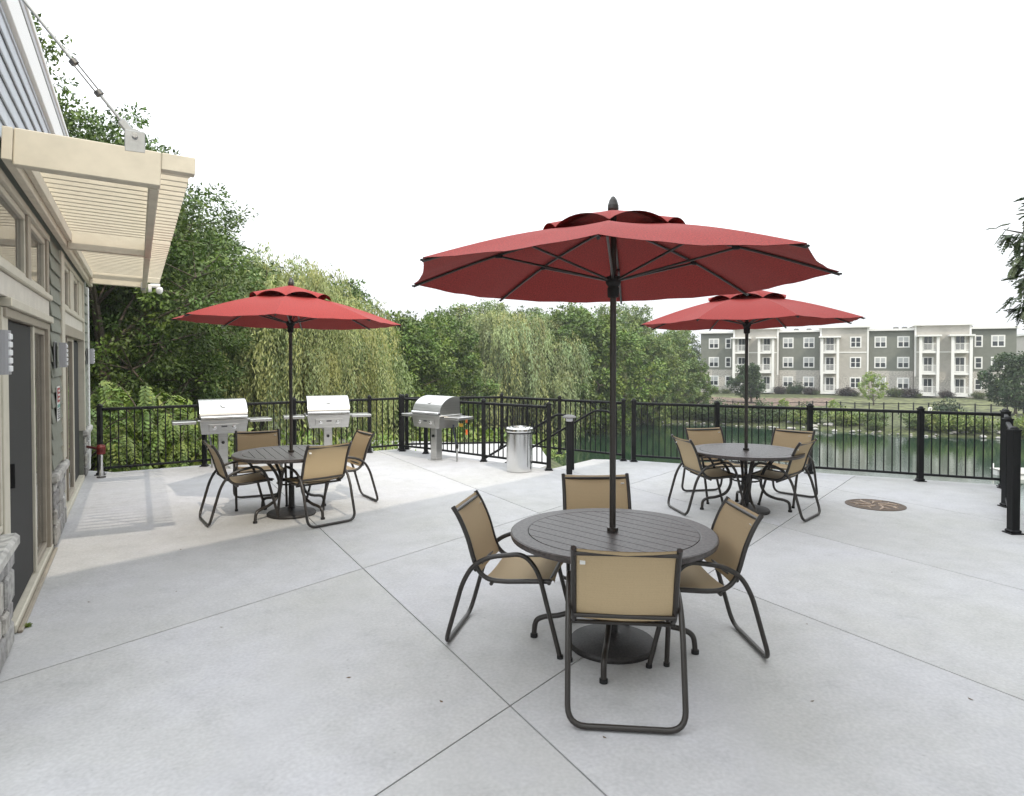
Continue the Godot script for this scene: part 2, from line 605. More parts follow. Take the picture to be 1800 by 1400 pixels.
# multi-stemmed shrub
func shrub(seed_, hh, rad, stems, leaves, ln, wide, base, vary = 0.25):
	rng.seed = seed_
	var tr = B.new()
	var cr = B.new()
	for i in stems:
		var ang = i * 2.39996
		var rr = rad * sqrt((i + 0.5) / stems)
		var e = Vector3(cos(ang) * rr, hh * rng.randf_range(0.62, 1.0) * (1.05 - 0.45 * rr / rad), sin(ang) * rr)
		var foot = Vector3(e.x * 0.25, 0, e.z * 0.25)
		tr.tube(through([foot, foot.lerp(e, 0.5) + Vector3(0, hh * 0.05, 0), e], 2), hh * 0.008 + 0.003, 4)
		for k in 5:
			var t = lerpf(0.25, 1.0, k / 4.0)
			add_clump(cr, foot.lerp(e, t) + rand_dir() * rad * 0.08, rad * rng.randf_range(0.20, 0.30), leaves, ln, ln * wide, base, vary, Vector3.UP)
	return [tr.mesh(), cr.mesh()]

# tree or shrub with compound leaves: each leaf is a stalk with paired leaflets
func pinnate(seed_, hh, rad, low, boughs, sprays, base, leaf_len, pairs, lf_len = 0.34, lf_wide = 0.115):
	rng.seed = seed_
	var tr = B.new()
	var cr = B.new()
	var top = Vector3(0.1, hh * 0.85, 0.05)
	tr.tube(through([Vector3.ZERO, Vector3(0.05 * rad, hh * 0.4, 0.04 * rad), top], 4), [hh * 0.022, hh * 0.02, hh * 0.019, hh * 0.018, hh * 0.017, hh * 0.014, hh * 0.011, hh * 0.008, hh * 0.004], 8)
	for i in boughs:
		var t = (i + rng.randf()) / boughs
		var yy = lerpf(low, 0.97, t) * hh
		var ang = i * 2.39996 + rng.randf_range(-0.3, 0.3)
		var rr = rad * (0.45 + 0.55 * sin(PI * clampf(t * 0.85 + 0.12, 0, 1))) * rng.randf_range(0.7, 1.0)
		var from = Vector3(0, yy * 0.8, 0)
		var e = Vector3(cos(ang) * rr, yy, sin(ang) * rr)
		tr.tube(through([from, from.lerp(e, 0.55) + Vector3(0, hh * 0.03, 0), e], 3), [hh * 0.007, hh * 0.006, hh * 0.005, hh * 0.004, hh * 0.003, hh * 0.002, hh * 0.001], 5)
		for k in sprays:
			var q = from.lerp(e, rng.randf_range(0.35, 1.0)) + rand_dir() * rad * 0.05
			var d = (Vector3(e.x, 0, e.z).normalized() + rand_dir() * 0.9 + Vector3(0, -0.5, 0)).normalized()
			var col = tint(base, 0.3)
			var ll = leaf_len * rng.randf_range(0.7, 1.2)
			var across = d.cross(Vector3.UP + rand_dir() * 0.3).normalized()
			for m in pairs:
				var f = (m + 0.6) / pairs
				var pp = q + d * ll * f + Vector3(0, -ll * 0.35 * f * f, 0)
				for s in [-1.0, 1.0]:
					var dd = (across * s + d * 0.45 + Vector3(0, -0.35, 0) + rand_dir() * 0.15).normalized()
					var side = dd.cross(across.cross(d)).normalized()
					var kk = sin(PI * clampf(f * 0.8 + 0.15, 0, 1)) * 0.5 + 0.6
					cr.leaf(pp, dd, side, ll * lf_len * kk, ll * lf_wide * kk, Color(col.r, col.g, col.b) * rng.randf_range(0.85, 1.15))
	return [tr.mesh(), cr.mesh()]

func plant(called, label, category, meshes, x, d, scale, turn, group = "", bark = null, y = null):
	var yy = land(x, d) - 0.05 if y == null else y
	var o = thing(called, label, category, P(x, d, yy), turn, group)
	part(o, "trunk" if called.contains("tree") or called.contains("willow") or called.contains("sapling") else "stems", meshes[0], M.bark if bark == null else bark)
	part(o, "crown" if called.contains("tree") or called.contains("willow") or called.contains("sapling") else "foliage", meshes[1], M.leaf)
	o.scale = Vector3.ONE * scale if not scale is Vector3 else scale
	return o


func _ready():
	rng.seed = 1
	land_noise.seed = 4
	land_noise.frequency = 0.08
	# ------------------------------------------------------------ camera, sky, sun, exposure
	var cam = Camera3D.new()
	cam.name = "camera"
	add_child(cam)
	var pitch = deg_to_rad(1.05)
	cam.projection = Camera3D.PROJECTION_FRUSTUM
	cam.near = 0.05
	cam.far = 3000.0
	cam.size = 1400.0 / F * cam.near
	cam.frustum_offset = Vector2(0, -(70.0 - F * tan(pitch)) / F * cam.near)
	cam.position = Vector3(0, CAM_H, 0)
	cam.rotation.x = -pitch
	cam.current = true

	var env = Environment.new()
	env.background_mode = Environment.BG_SKY
	var skym = ProceduralSkyMaterial.new()
	skym.sky_top_color = Color(0.968, 0.986, 1.0)
	skym.sky_horizon_color = Color(0.648, 0.654, 0.662)
	skym.sky_curve = 0.3
	skym.sky_energy_multiplier = 1.41
	skym.ground_bottom_color = Color(0.3, 0.3, 0.28)
	skym.ground_horizon_color = Color(0.6, 0.6, 0.6)
	skym.sun_angle_max = 1.0
	var sky = Sky.new()
	sky.sky_material = skym
	env.sky = sky
	env.tonemap_mode = Environment.TONE_MAPPER_LINEAR
	env.tonemap_exposure = 1.2
	env.fog_enabled = true
	env.fog_density = 0.0007
	env.fog_light_color = Color(0.93, 0.95, 0.97)
	env.ssao_enabled = true
	env.ssil_enabled = true
	env.sdfgi_enabled = true
	var we = WorldEnvironment.new()
	we.name = "world_environment"
	we.environment = env
	add_child(we)

	var sun = DirectionalLight3D.new()
	sun.name = "sun"
	sun.light_color = Color(1.0, 0.955, 0.88)
	sun.light_energy = 0.6
	sun.light_angular_distance = 0.4
	sun.shadow_enabled = true
	add_child(sun)
	sun.look_at_from_position(Vector3.ZERO, Vector3(-1.47, -2.81, -2.615))

	make_materials()
	build_ground()
	build_wing()
	build_clubhouse()
	build_pergola()
	build_fences()
	build_stairs()
	build_furniture()
	build_grills()
	build_small_things()
	build_apartments()
	build_far_bank()
	build_trees()

# ---------------------------------------------------------------- ground, patio, pond
func build_ground():
	var xs = []
	var ds = []
	var x = -64.0
	while x <= 92.0:
		xs.append(x); x += 1.3
	var d = -24.0
	while d <= 122.0:
		ds.append(d); d += 1.3
	xs = [-2500.0, -900.0, -380.0, -190.0, -110.0, -80.0] + xs + [105.0, 130.0, 190.0, 380.0, 900.0, 2500.0]
	ds = [-2500.0, -700.0, -200.0, -90.0, -45.0] + ds + [135.0, 160.0, 220.0, 400.0, 900.0, 2500.0]
	var b = B.new()
	var w = xs.size()
	for j in ds.size():
		for i in w:
			b.v.append(P(xs[i], ds[j], land(xs[i], ds[j])))
	for j in ds.size():
		for i in w:
			var l = b.v[j * w + max(i - 1, 0)]
			var r = b.v[j * w + min(i + 1, w - 1)]
			var f = b.v[max(j - 1, 0) * w + i]
			var k = b.v[min(j + 1, ds.size() - 1) * w + i]
			var nn = (r - l).cross(k - f).normalized()
			b.n.append(nn if nn.y > 0 else -nn)
	for j in ds.size() - 1:
		for i in w - 1:
			var a = j * w + i
			b.itri(a, a + 1, a + w + 1)
			b.itri(a, a + w + 1, a + w)
	struct("ground", b, M.grass)

	var wb = B.new()
	wb.prism(Geometry2D.offset_polygon(pond, 2.5)[0], WATER - 0.02, WATER)
	struct("water", wb, M.water)

	# the slab: a base with control joints left open between the panels poured on it
	var pb = B.new()
	pb.prism(Geometry2D.offset_polygon(patio, -0.02)[0], -2.6, -0.014)
	var base = struct("patio", pb, M.concrete_dark)
	var n1 = Vector2(0.8716, 0.4902)
	var n2 = Vector2(0.788, -0.615)
	var e1 = Vector2(-n1.y, n1.x)
	var cuts1 = [-2.0, 1.618, 3.936, 5.812, 8.1, 10.6, 30.0]
	var cuts2 = [-30.0, -4.37, -2.05, 2.6, 20.0]
	var kk = 0
	for i in cuts1.size() - 1:
		var s1 = strip(n1, cuts1[i] + 0.0045, cuts1[i + 1] - 0.0045)
		for q in Geometry2D.intersect_polygons(patio, s1):
			for j in cuts2.size() - 1:
				for r in Geometry2D.intersect_polygons(q, strip(n2, cuts2[j] + 0.0045, cuts2[j + 1] - 0.0045)):
					var sb = B.new()
					sb.prism(r, -0.10, 0.0)
					part(base, "concrete_panel", sb, M.concrete[kk % 3])
					kk += 1
	var lw = B.new()
	lw.prism(walk, -1.8, -1.5)
	struct("lower_path", lw, M.concrete[2])

func strip(nrm, lo, hi):
	var t = Vector2(-nrm.y, nrm.x) * 60.0
	return PackedVector2Array([nrm * lo - t, nrm * hi - t, nrm * hi + t, nrm * lo + t])

# ---------------------------------------------------------------- the taller wing behind the camera, whose roof edge shades the patio
func build_wing():
	var o = thing("clubhouse_wing", "tall pale wing of the clubhouse with rows of windows closing the patio", "building")
	var dir = Vector3(0.669, 0, -0.743)
	o.transform = Transform3D(Basis(dir, Vector3.UP, Vector3(-0.743, 0, -0.669)), P(1.01, -3.125))
	var b = B.new()
	b.box(at(Vector3(10.0, 3.2, -4.0)), Vector3(30.0, 11.4, 8.0), 0.0)
	part(o, "wall", b, M.wing)
	part(o, "coping", cbox(Vector3(30.1, 0.1, 8.1), 0.01), M.white_trim, at(Vector3(10.0, 8.95, -4.0)))
	for f in 3:
		for k in 6:
			var wn = part(o, "window", cbox(Vector3(1.7, 1.6, 0.10), 0.01), M.white_trim, at(Vector3(2.5 + k * 3.4, 1.7 + f * 2.8, 0.03)))
			part(wn, "pane", cbox(Vector3(1.45, 1.36, 0.02), 0.003), M.apt_glass, at(Vector3(0, 0, 0.05)))

# ---------------------------------------------------------------- clubhouse: x along the facade, y up, z out over the patio
var facade = Transform3D(Basis(Vector3(-0.4902, 0, -0.8716), Vector3.UP, Vector3(0.8716, 0, -0.4902)), Vector3(-0.807, 0, 0))

func slab(parent, called, x0, x1, y0, y1, z0, z1, m, bev = 0.004):
	return part(parent, called, cbox(Vector3(x1 - x0, y1 - y0, z1 - z0), bev), m, at(Vector3((x0 + x1) * 0.5, (y0 + y1) * 0.5, (z0 + z1) * 0.5)))

func boards(parent, x0, x1, y0, y1, pitch, m):
	var y = y0
	var tilt = Basis(Vector3.RIGHT, -0.125)
	while y < y1 - 0.02:
		var h = min(pitch + 0.012, y1 - y)
		part(parent, "siding_board", cbox(Vector3(x1 - x0, h, 0.012), 0.0025), m, at(Vector3((x0 + x1) * 0.5, y + h * 0.5, 0.012), tilt))
		y += pitch

func stone_pier(parent, x0, x1, top, seed_):
	var r = RandomNumberGenerator.new()
	r.seed = seed_
	slab(parent, "pier_core", x0 + 0.03, x1 - 0.03, -0.3, top, -0.15, 0.006, M.mortar)
	var y = 0.012
	while y < top - 0.03:
		var h = min(r.randf_range(0.10, 0.20), top - y)
		if top - y - h < 0.06:
			h = top - y
		var x = x0
		while x < x1 - 0.01:
			var w = r.randf_range(0.13, 0.36)
			if x1 - x - w < 0.10:
				w = x1 - x
			var z = r.randf_range(0.022, 0.042)
			part(parent, "stone", cbox(Vector3(w - 0.014, h - 0.014, z), 0.014), M.stones[r.randi() % 4], at(Vector3(x + w * 0.5, y + h * 0.5, z * 0.5), Basis(Vector3.BACK, r.randf_range(-0.03, 0.03))))
			x += w
		y += h
	slab(parent, "pier_cap", x0 - 0.03, x1 + 0.03, top, top + 0.085, -0.12, 0.065, M.limestone, 0.02)

func glazed(parent, called, x0, x1, y0, y1, z, m = null, dp = 0.07):
	# frame of four members with a pane let into it
	var fm = M.trim if m == null else m
	var f = B.new()
	var w = 0.045
	f.box(at(Vector3((x0 + x1) * 0.5, y0 + w * 0.5, z)), Vector3(x1 - x0, w, dp), 0.004)
	f.box(at(Vector3((x0 + x1) * 0.5, y1 - w * 0.5, z)), Vector3(x1 - x0, w, dp), 0.004)
	f.box(at(Vector3(x0 + w * 0.5, (y0 + y1) * 0.5, z)), Vector3(w, y1 - y0 - 2 * w, dp), 0.004)
	f.box(at(Vector3(x1 - w * 0.5, (y0 + y1) * 0.5, z)), Vector3(w, y1 - y0 - 2 * w, dp), 0.004)
	var o = part(parent, called, f, fm)
	part(o, "pane", cbox(Vector3(x1 - x0 - 2 * w + 0.01, y1 - y0 - 2 * w + 0.01, 0.006), 0.0), M.glass, at(Vector3((x0 + x1) * 0.5, (y0 + y1) * 0.5, z - 0.01)))
	return o

func build_clubhouse():
	var o = thing("clubhouse", "low clubhouse with sage siding, stone piers, glazed doors and pale upper boards", "building")
	o.transform = facade
	var xa = 3.2
	var xb = 12.12
	# shell: nothing here closes the openings
	slab(o, "wall", xa, xb, 2.86, 4.08, -0.22, -0.004, M.sage, 0.0)
	slab(o, "wall", xa, 3.4, -0.5, 2.855, -0.22, -0.004, M.sage, 0.0)
	slab(o, "wall", 3.4, 4.62, -0.5, 0.66, -0.22, -0.16, M.sage, 0.0)
	slab(o, "wall", 6.93, 8.09, -0.5, 2.855, -0.22, -0.004, M.sage, 0.0)
	slab(o, "wall", 11.10, xb, -0.5, 2.855, -0.22, -0.004, M.sage, 0.0)
	slab(o, "back_wall", xa, xb, -2.5, 4.08, -5.4, -5.2, M.interior, 0.0)
	slab(o, "end_wall", xa - 0.2, xa - 0.004, -0.5, 4.08, -5.4, -0.22, M.sage, 0.0)
	slab(o, "end_wall", xb - 0.2, xb, -2.5, 4.08, -5.196, -0.224, M.sage, 0.0)
	slab(o, "floor", xa, xb - 0.204, -0.4, 0.03, -5.196, -0.224, M.interior, 0.0)
	slab(o, "roof", xa, xb, 4.09, 4.16, -5.4, 0.0, M.galvanised, 0.0)
	# upper wall
	var cut = [xa, 4.75, 8.4, xb - 0.03]
	for k in 3:
		boards(o, cut[k] + 0.002, cut[k + 1] - 0.002, 3.02, 3.86, 0.131, M.paleblue)
	slab(o, "frieze_board", xa, xb, 3.86, 4.09, -0.0, 0.045, M.white_trim, 0.004)
	slab(o, "coping", xa, xb + 0.03, 4.165, 4.225, -0.3, 0.06, M.white_trim, 0.008)
	slab(o, "fascia", xa, xb + 0.02, 4.093, 4.163, 0.001, 0.05, M.lamp_body, 0.004)
	# piers
	boards(o, 6.95, 7.80, 0.72, 2.85, 0.142, M.sage)
	boards(o, 11.16, 11.93, 0.72, 2.85, 0.142, M.sage)
	slab(o, "corner_trim", 11.93, xb + 0.03, 0.0, 2.86, -0.12, 0.035, M.white_trim)
	slab(o, "casing", 7.80, 8.10, 0.70, 2.85, 0.0, 0.035, M.trim)
	slab(o, "casing", 11.04, 11.155, 0.70, 2.85, -0.06, 0.03, M.trim)
	stone_pier(o, 3.4, 4.60, 0.60, 5)
	stone_pier(o, 6.98, 8.02, 0.60, 6)
	stone_pier(o, 11.16, 12.2, 0.60, 7)
	# window beside the first door
	glazed(o, "window", 3.42, 4.60, 0.70, 2.02, -0.05)
	slab(o, "casing", 4.60, 4.80, 0.03, 2.06, -0.10, -0.005, M.trim)
	# first bay: dark sliding screen, glazed leaf, head, spandrel and transom lights
	slab(o, "jamb", 4.802, 4.86, 0.03, 2.0, -0.2, -0.02, M.trim)
	var dr = slab(o, "screen_door", 4.865, 5.97, 0.075, 1.995, -0.055, -0.025, M.screen, 0.004)
	part(dr, "pull", cbox(Vector3(0.02, 0.16, 0.03), 0.004), M.black, at(Vector3(-0.47, -0.05, 0.028)))
	slab(o, "meeting_stile", 5.972, 6.04, 0.075, 2.0, -0.09, -0.006, M.trim)
	glazed(o, "glass_door", 6.045, 6.79, 0.075, 2.0, -0.03, M.taupe, 0.03)
	slab(o, "jamb", 6.795, 6.925, 0.03, 2.06, -0.2, 0.012, M.taupe)
	slab(o, "threshold", 4.80, 6.93, 0.0, 0.06, -0.2, 0.018, M.trim, 0.008)
	slab(o, "sill_track", 4.80, 6.93, 0.0, 0.022, 0.02, 0.05, M.taupe, 0.006)
	slab(o, "door_head", 4.62, 6.93, 2.065, 2.12, -0.2, 0.04, M.trim)
	slab(o, "door_head", 4.62, 6.79, 2.003, 2.062, -0.2, 0.012, M.taupe)
	slab(o, "spandrel", 3.42, 6.88, 2.124, 2.262, -0.1, 0.012, M.panel)
	slab(o, "window_sill", 3.42, 6.93, 2.266, 2.318, -0.1, 0.035, M.trim, 0.008)
	glazed(o, "transom_light", 3.44, 4.45, 2.32, 2.80, -0.05)
	glazed(o, "transom_light", 4.47, 5.60, 2.32, 2.80, -0.02, null, 0.03)
	slab(o, "mullion", 5.605, 5.755, 2.32, 2.80, -0.1, 0.012, M.taupe)
	glazed(o, "transom_light", 5.76, 6.78, 2.32, 2.80, -0.02, null, 0.03)
	slab(o, "mullion", 6.785, 6.925, 2.32, 2.80, -0.1, 0.012, M.taupe)
	slab(o, "window_head", 3.42, 6.93, 2.804, 2.856, -0.1, 0.02, M.trim)
	# second bay
	slab(o, "jamb", 8.105, 8.2, 0.03, 2.06, -0.2, 0.02, M.trim)
	glazed(o, "glass_door", 8.205, 8.93, 0.075, 2.0, -0.06, M.taupe, 0.03)
	glazed(o, "glass_door", 8.94, 9.70, 0.075, 2.0, -0.03, M.taupe, 0.03)
	slab(o, "meeting_stile", 9.705, 9.78, 0.075, 2.0, -0.09, -0.012, M.trim)
	slab(o, "screen_door", 9.785, 11.0, 0.075, 1.975, -0.075, -0.045, M.screen, 0.004)
	slab(o, "threshold", 8.10, 11.04, 0.0, 0.06, -0.2, 0.018, M.trim, 0.008)
	slab(o, "door_head", 8.10, 11.04, 2.003, 2.12, -0.2, 0.03, M.taupe)
	slab(o, "spandrel", 8.10, 11.04, 2.124, 2.262, -0.1, 0.012, M.panel)
	slab(o, "window_sill", 8.10, 11.04, 2.266, 2.318, -0.1, 0.035, M.trim, 0.008)
	glazed(o, "transom_light", 8.12, 9.10, 2.32, 2.80, -0.02, null, 0.03)
	slab(o, "mullion", 9.105, 9.575, 2.32, 2.80, -0.1, 0.012, M.trim)
	glazed(o, "transom_light", 9.58, 10.45, 2.32, 2.80, -0.02, null, 0.03)
	slab(o, "mullion", 10.455, 11.04, 2.32, 2.80, -0.1, 0.012, M.trim)
	slab(o, "window_head", 8.10, 11.04, 2.804, 2.856, -0.1, 0.02, M.trim)

func build_pergola():
	var o = thing("sunshade_pergola", "cream slatted sunshade pergola fixed above the clubhouse doors", "pergola")
	o.transform = facade * Transform3D(Basis(Vector3.RIGHT, 0.040), Vector3(0, 2.95, 0))
	slab(o, "ledger", 4.25, 11.9, -0.085, 0.10, 0.05, 0.10, M.cream)
	for x in [4.31, 7.61, 11.1]:
		slab(o, "beam", x - 0.045, x + 0.045, -0.105, 0.105, 0.102, 0.84, M.cream, 0.006)
	slab(o, "front_beam", 4.358, 7.562, -0.115, 0.056, 0.775, 0.835, M.cream, 0.006)
	slab(o, "front_beam", 7.658, 11.052, -0.115, 0.056, 0.775, 0.835, M.cream, 0.006)
	slab(o, "front_beam", 11.148, 11.9, -0.115, 0.056, 0.775, 0.835, M.cream, 0.006)
	slab(o, "end_board", 4.265, 4.355, 0.0, 0.105, 0.842, 1.03, M.cream, 0.004)
	slab(o, "cleat", 4.358, 11.9, -0.03, 0.056, 0.102, 0.14, M.cream, 0.004)
	var x = 4.46
	while x < 11.9:
		if abs(x - 7.61) > 0.07 and abs(x - 11.1) > 0.07:
			slab(o, "slat", x - 0.012, x + 0.012, 0.058, 0.10, 0.102, 1.02, M.cream, 0.003)
		x += 0.155

	# tension rod holding the first beam
	var r = thing("tension_rod", "galvanised tension rod with turnbuckle tying the pergola beam to the wall", "rod")
	r.transform = facade
	var lo = Vector3(4.31, 3.10, 0.70)
	var hi = Vector3(4.31, 3.95, 0.03)
	var dirv = (hi - lo).normalized()
	var rod = B.new()
	rod.tube([lo + dirv * 0.10, lo + dirv * 0.30], 0.009, 8)
	part(r, "rod", rod, M.galvanised)
	rod = B.new()
	rod.tube([lo + dirv * 0.50, hi], 0.009, 8)
	part(r, "rod", rod, M.galvanised)
	var tb = B.new()
	var sv = (Vector3.RIGHT + Vector3.RIGHT.cross(dirv)).normalized() * 0.019
	for s in [-1.0, 1.0]:
		tb.tube([lo + dirv * 0.295 + s * sv, lo + dirv * 0.505 + s * sv], 0.0045, 6)
	for q in [0.30, 0.50]:
		tb.tube([lo + dirv * (q - 0.014), lo + dirv * (q + 0.014)], 0.024, 8)
	part(r, "turnbuckle", tb, M.steel_dark)
	var cl = B.new()
	var cb = Basis(Vector3.RIGHT, dirv, Vector3.RIGHT.cross(dirv))
	cl.box(Transform3D(cb, lo + dirv * 0.055), Vector3(0.034, 0.13, 0.05), 0.008)
	cl.lathe(Transform3D(Basis(Vector3.UP, Vector3.RIGHT, Vector3.BACK), lo + Vector3(-0.03, 0, 0)), [Vector2(0, 0), Vector2(0.045, 0), Vector2(0.045, 0.06), Vector2(0, 0.06)], 18)
	part(r, "clevis", cl, M.galvanised)
	part(r, "bracket", cbox(Vector3(0.014, 0.13, 0.11), 0.004), M.galvanised, at(Vector3(4.27, 3.065, 0.70)))
	var pn = B.new()
	pn.tube([lo + Vector3(-0.06, 0, 0), lo + Vector3(0.05, 0, 0)], 0.016, 8)
	part(r, "pin", pn, M.steel)
	part(r, "wall_plate", cbox(Vector3(0.10, 0.14, 0.012), 0.003), M.galvanised, at(Vector3(4.31, 3.95, 0.053)))

# ---------------------------------------------------------------- railings
func railing_post(parent, p, h, size):
	var b = B.new()
	b.box(at(P(p.x, p.y, h * 0.5 - 0.01)), Vector3(size, h - 0.02, size), 0.004)
	var po = part(parent, "post", b, M.black)
	var bp = B.new()
	bp.box(at(P(p.x, p.y, 0.006)), Vector3(size + 0.055, 0.012, size + 0.055), 0.003)
	bp.box(at(P(p.x, p.y, 0.026)), Vector3(size + 0.026, 0.028, size + 0.026), 0.009)
	part(po, "base_plate", bp, M.black)
	var cp = B.new()
	cp.box(at(P(p.x, p.y, h - 0.016)), Vector3(size + 0.014, 0.016, size + 0.014), 0.004)
	cp.lathe(at(P(p.x, p.y, h - 0.008)), [Vector2(size * 0.5, 0), Vector2(size * 0.46, 0.012), Vector2(size * 0.3, 0.024), Vector2(0, 0.030)], 12)
	part(po, "cap", cp, M.black)

func railing(called, label, pts, size = 0.062, h = 1.05, skip = []):
	var o = thing(called, label, "railing", Vector3.ZERO, 0.0)
	for p in pts:
		railing_post(o, p, h, size)
	for i in pts.size() - 1:
		if i in skip:
			continue
		var a = pts[i]
		var b = pts[i + 1]
		var e = (b - a).normalized()
		var a2 = a + e * (size * 0.5 - 0.002)
		var b2 = b - e * (size * 0.5 - 0.002)
		part(o, "top_rail", bar(P(a2.x, a2.y, 0.985), P(b2.x, b2.y, 0.985), 0.046, 0.044, 0.009), M.black)
		part(o, "bottom_rail", bar(P(a2.x, a2.y, 0.10), P(b2.x, b2.y, 0.10), 0.036, 0.034, 0.005), M.black)
		var ln = (b2 - a2).length()
		var n = int(round(ln / 0.103))
		for k in range(1, n):
			var q = a2 + e * (ln * k / n)
			var ang = atan2(e.x, -e.y)
			part(o, "baluster", cbox(Vector3(0.0165, 0.85, 0.0165), 0.002), M.black, at(P(q.x, q.y, 0.54), Basis(Vector3.UP, ang)))
	return o

func on_line(a, b, list):
	var r = []
	for t in list:
		r.append(a.lerp(b, t))
	return r

func build_fences():
	var a = Vector2(-6.17, 9.94)
	var c = Vector2(-2.12, 12.64)
	railing("railing", "black baluster railing running behind the grills from the clubhouse corner", on_line(a, c, [0.0, 0.295, 0.59, 0.872, 1.0]))
	railing("railing", "black baluster railing beside the trash can guarding the stairwell", [Vector2(-2.06, 12.50), Vector2(-1.58, 12.18), Vector2(-0.481, 11.25), Vector2(0.574, 10.36)], 0.07, 1.05)
	railing("railing", "black baluster railing along the outer side of the stairs", [Vector2(-2.02, 12.75), Vector2(-0.2, 13.0), Vector2(0.87, 12.13), Vector2(1.90, 11.32)])
	var d = Vector2(2.06, 11.24)
	var e = Vector2(6.69, 9.02)
	railing("railing", "long black baluster railing above the pond beside the drain cover", on_line(d, e, [0.0, 0.265, 0.53, 0.81, 1.0]), 0.07)
	railing("railing", "short black railing turning back from the pond railing's end post", [Vector2(6.62, 8.90), Vector2(5.83, 7.81), Vector2(5.01, 6.62)], 0.08)

func build_stairs():
	var o = thing("staircase", "concrete stairs with black handrails going down between the two stair railings", "stairs")
	var top = Vector2(0.985, 10.98)
	var dr = Vector2(-0.76, 0.65)
	var sd = Vector2(0.65, 0.76)
	for k in 9:
		var y = -0.165 * (k + 1)
		var p0 = top + dr * (0.02 + 0.30 * k)
		var p1 = top + dr * (0.32 + 0.30 * k)
		var b = B.new()
		b.prism(PackedVector2Array([p0 - sd * 0.66, p0 + sd * 0.66, p1 + sd * 0.66, p1 - sd * 0.66]), y - 0.5, y)
		part(o, "step", b, M.concrete[k % 3])
	for s in [-0.55, 0.55]:
		var hb = B.new()
		var q = top + sd * s
		var pts = []
		for w in [[-0.42, 0.02], [-0.42, 0.86], [-0.10, 0.86], [2.75, -0.70], [2.95, -0.70], [2.95, -1.45]]:
			var r = q + dr * w[0]
			pts.append(P(r.x, r.y, w[1]))
		hb.tube(rounded(pts, [0, 0.10, 0.08, 0.08, 0.06, 0], 4), 0.019, 8)
		part(o, "handrail", hb, M.black)
		for t in [0.9, 2.0]:
			var r2 = q + dr * t
			var ps = B.new()
			var yt = 0.86 - (t + 0.10) * 1.56 / 2.85
			ps.tube([P(r2.x, r2.y, -0.165 * (int((t - 0.02) / 0.3) + 1) - 0.01), P(r2.x, r2.y, yt)], 0.016, 8)
			part(o, "baluster", ps, M.black)
	var bp = thing("bollard", "short square black bollard with a grey domed light cap by the stairs", "bollard", P(0.865, 10.02))
	part(bp, "post", cbox(Vector3(0.085, 0.80, 0.085), 0.006), M.black, at(Vector3(0, 0.40, 0)))
	part(bp, "light_lens", cyl_mesh(0.05, 0.05), M.lamp_glass, at(Vector3(0, 0.825, 0)))
	var dm = B.new()
	dm.lathe(at(Vector3(0, 0.85, 0)), [Vector2(0, -0.004), Vector2(0.105, 0), Vector2(0.108, 0.012), Vector2(0.09, 0.03), Vector2(0.05, 0.045), Vector2(0, 0.052)], 24)
	part(bp, "dome", dm, M.steel_dark)

func cyl_mesh(r, h):
	var key = "cyl%s/%s" % [r, h]
	if not cache.has(key):
		var b = B.new()
		b.lathe(at(Vector3.ZERO), [Vector2(0, -h * 0.5), Vector2(r * 0.94, -h * 0.5), Vector2(r, -h * 0.47), Vector2(r, h * 0.47), Vector2(r * 0.94, h * 0.5), Vector2(0, h * 0.5)], 16)
		cache[key] = b.mesh()
	return cache[key]

# ---------------------------------------------------------------- chairs, tables, umbrellas
func sling_sheet(path, half, thick, sag):
	# cloth stretched between two rails along path (z, y); slightly slack in the middle
	var b = B.new()
	var nx = 8
	var m = path.size()
	for side in [1.0, -1.0]:
		var first = b.v.size()
		for i in m:
			var t = (path[min(i + 1, m - 1)] - path[max(i - 1, 0)]).normalized()
			var nn = Vector3(0, t.x, -t.y) * side
			for j in nx + 1:
				var u = float(j) / nx * 2.0 - 1.0
				var s = sag * (1.0 - u * u)
				b.v.append(Vector3(u * half, path[i].y, path[i].x) + nn * (thick * 0.5) - Vector3(0, t.x, -t.y) * s)
				b.n.append(nn)
		for i in m - 1:
			for j in nx:
				var q = first + i * (nx + 1) + j
				b.itri(q, q + 1, q + nx + 2)
				b.itri(q, q + nx + 2, q + nx + 1)
	return b

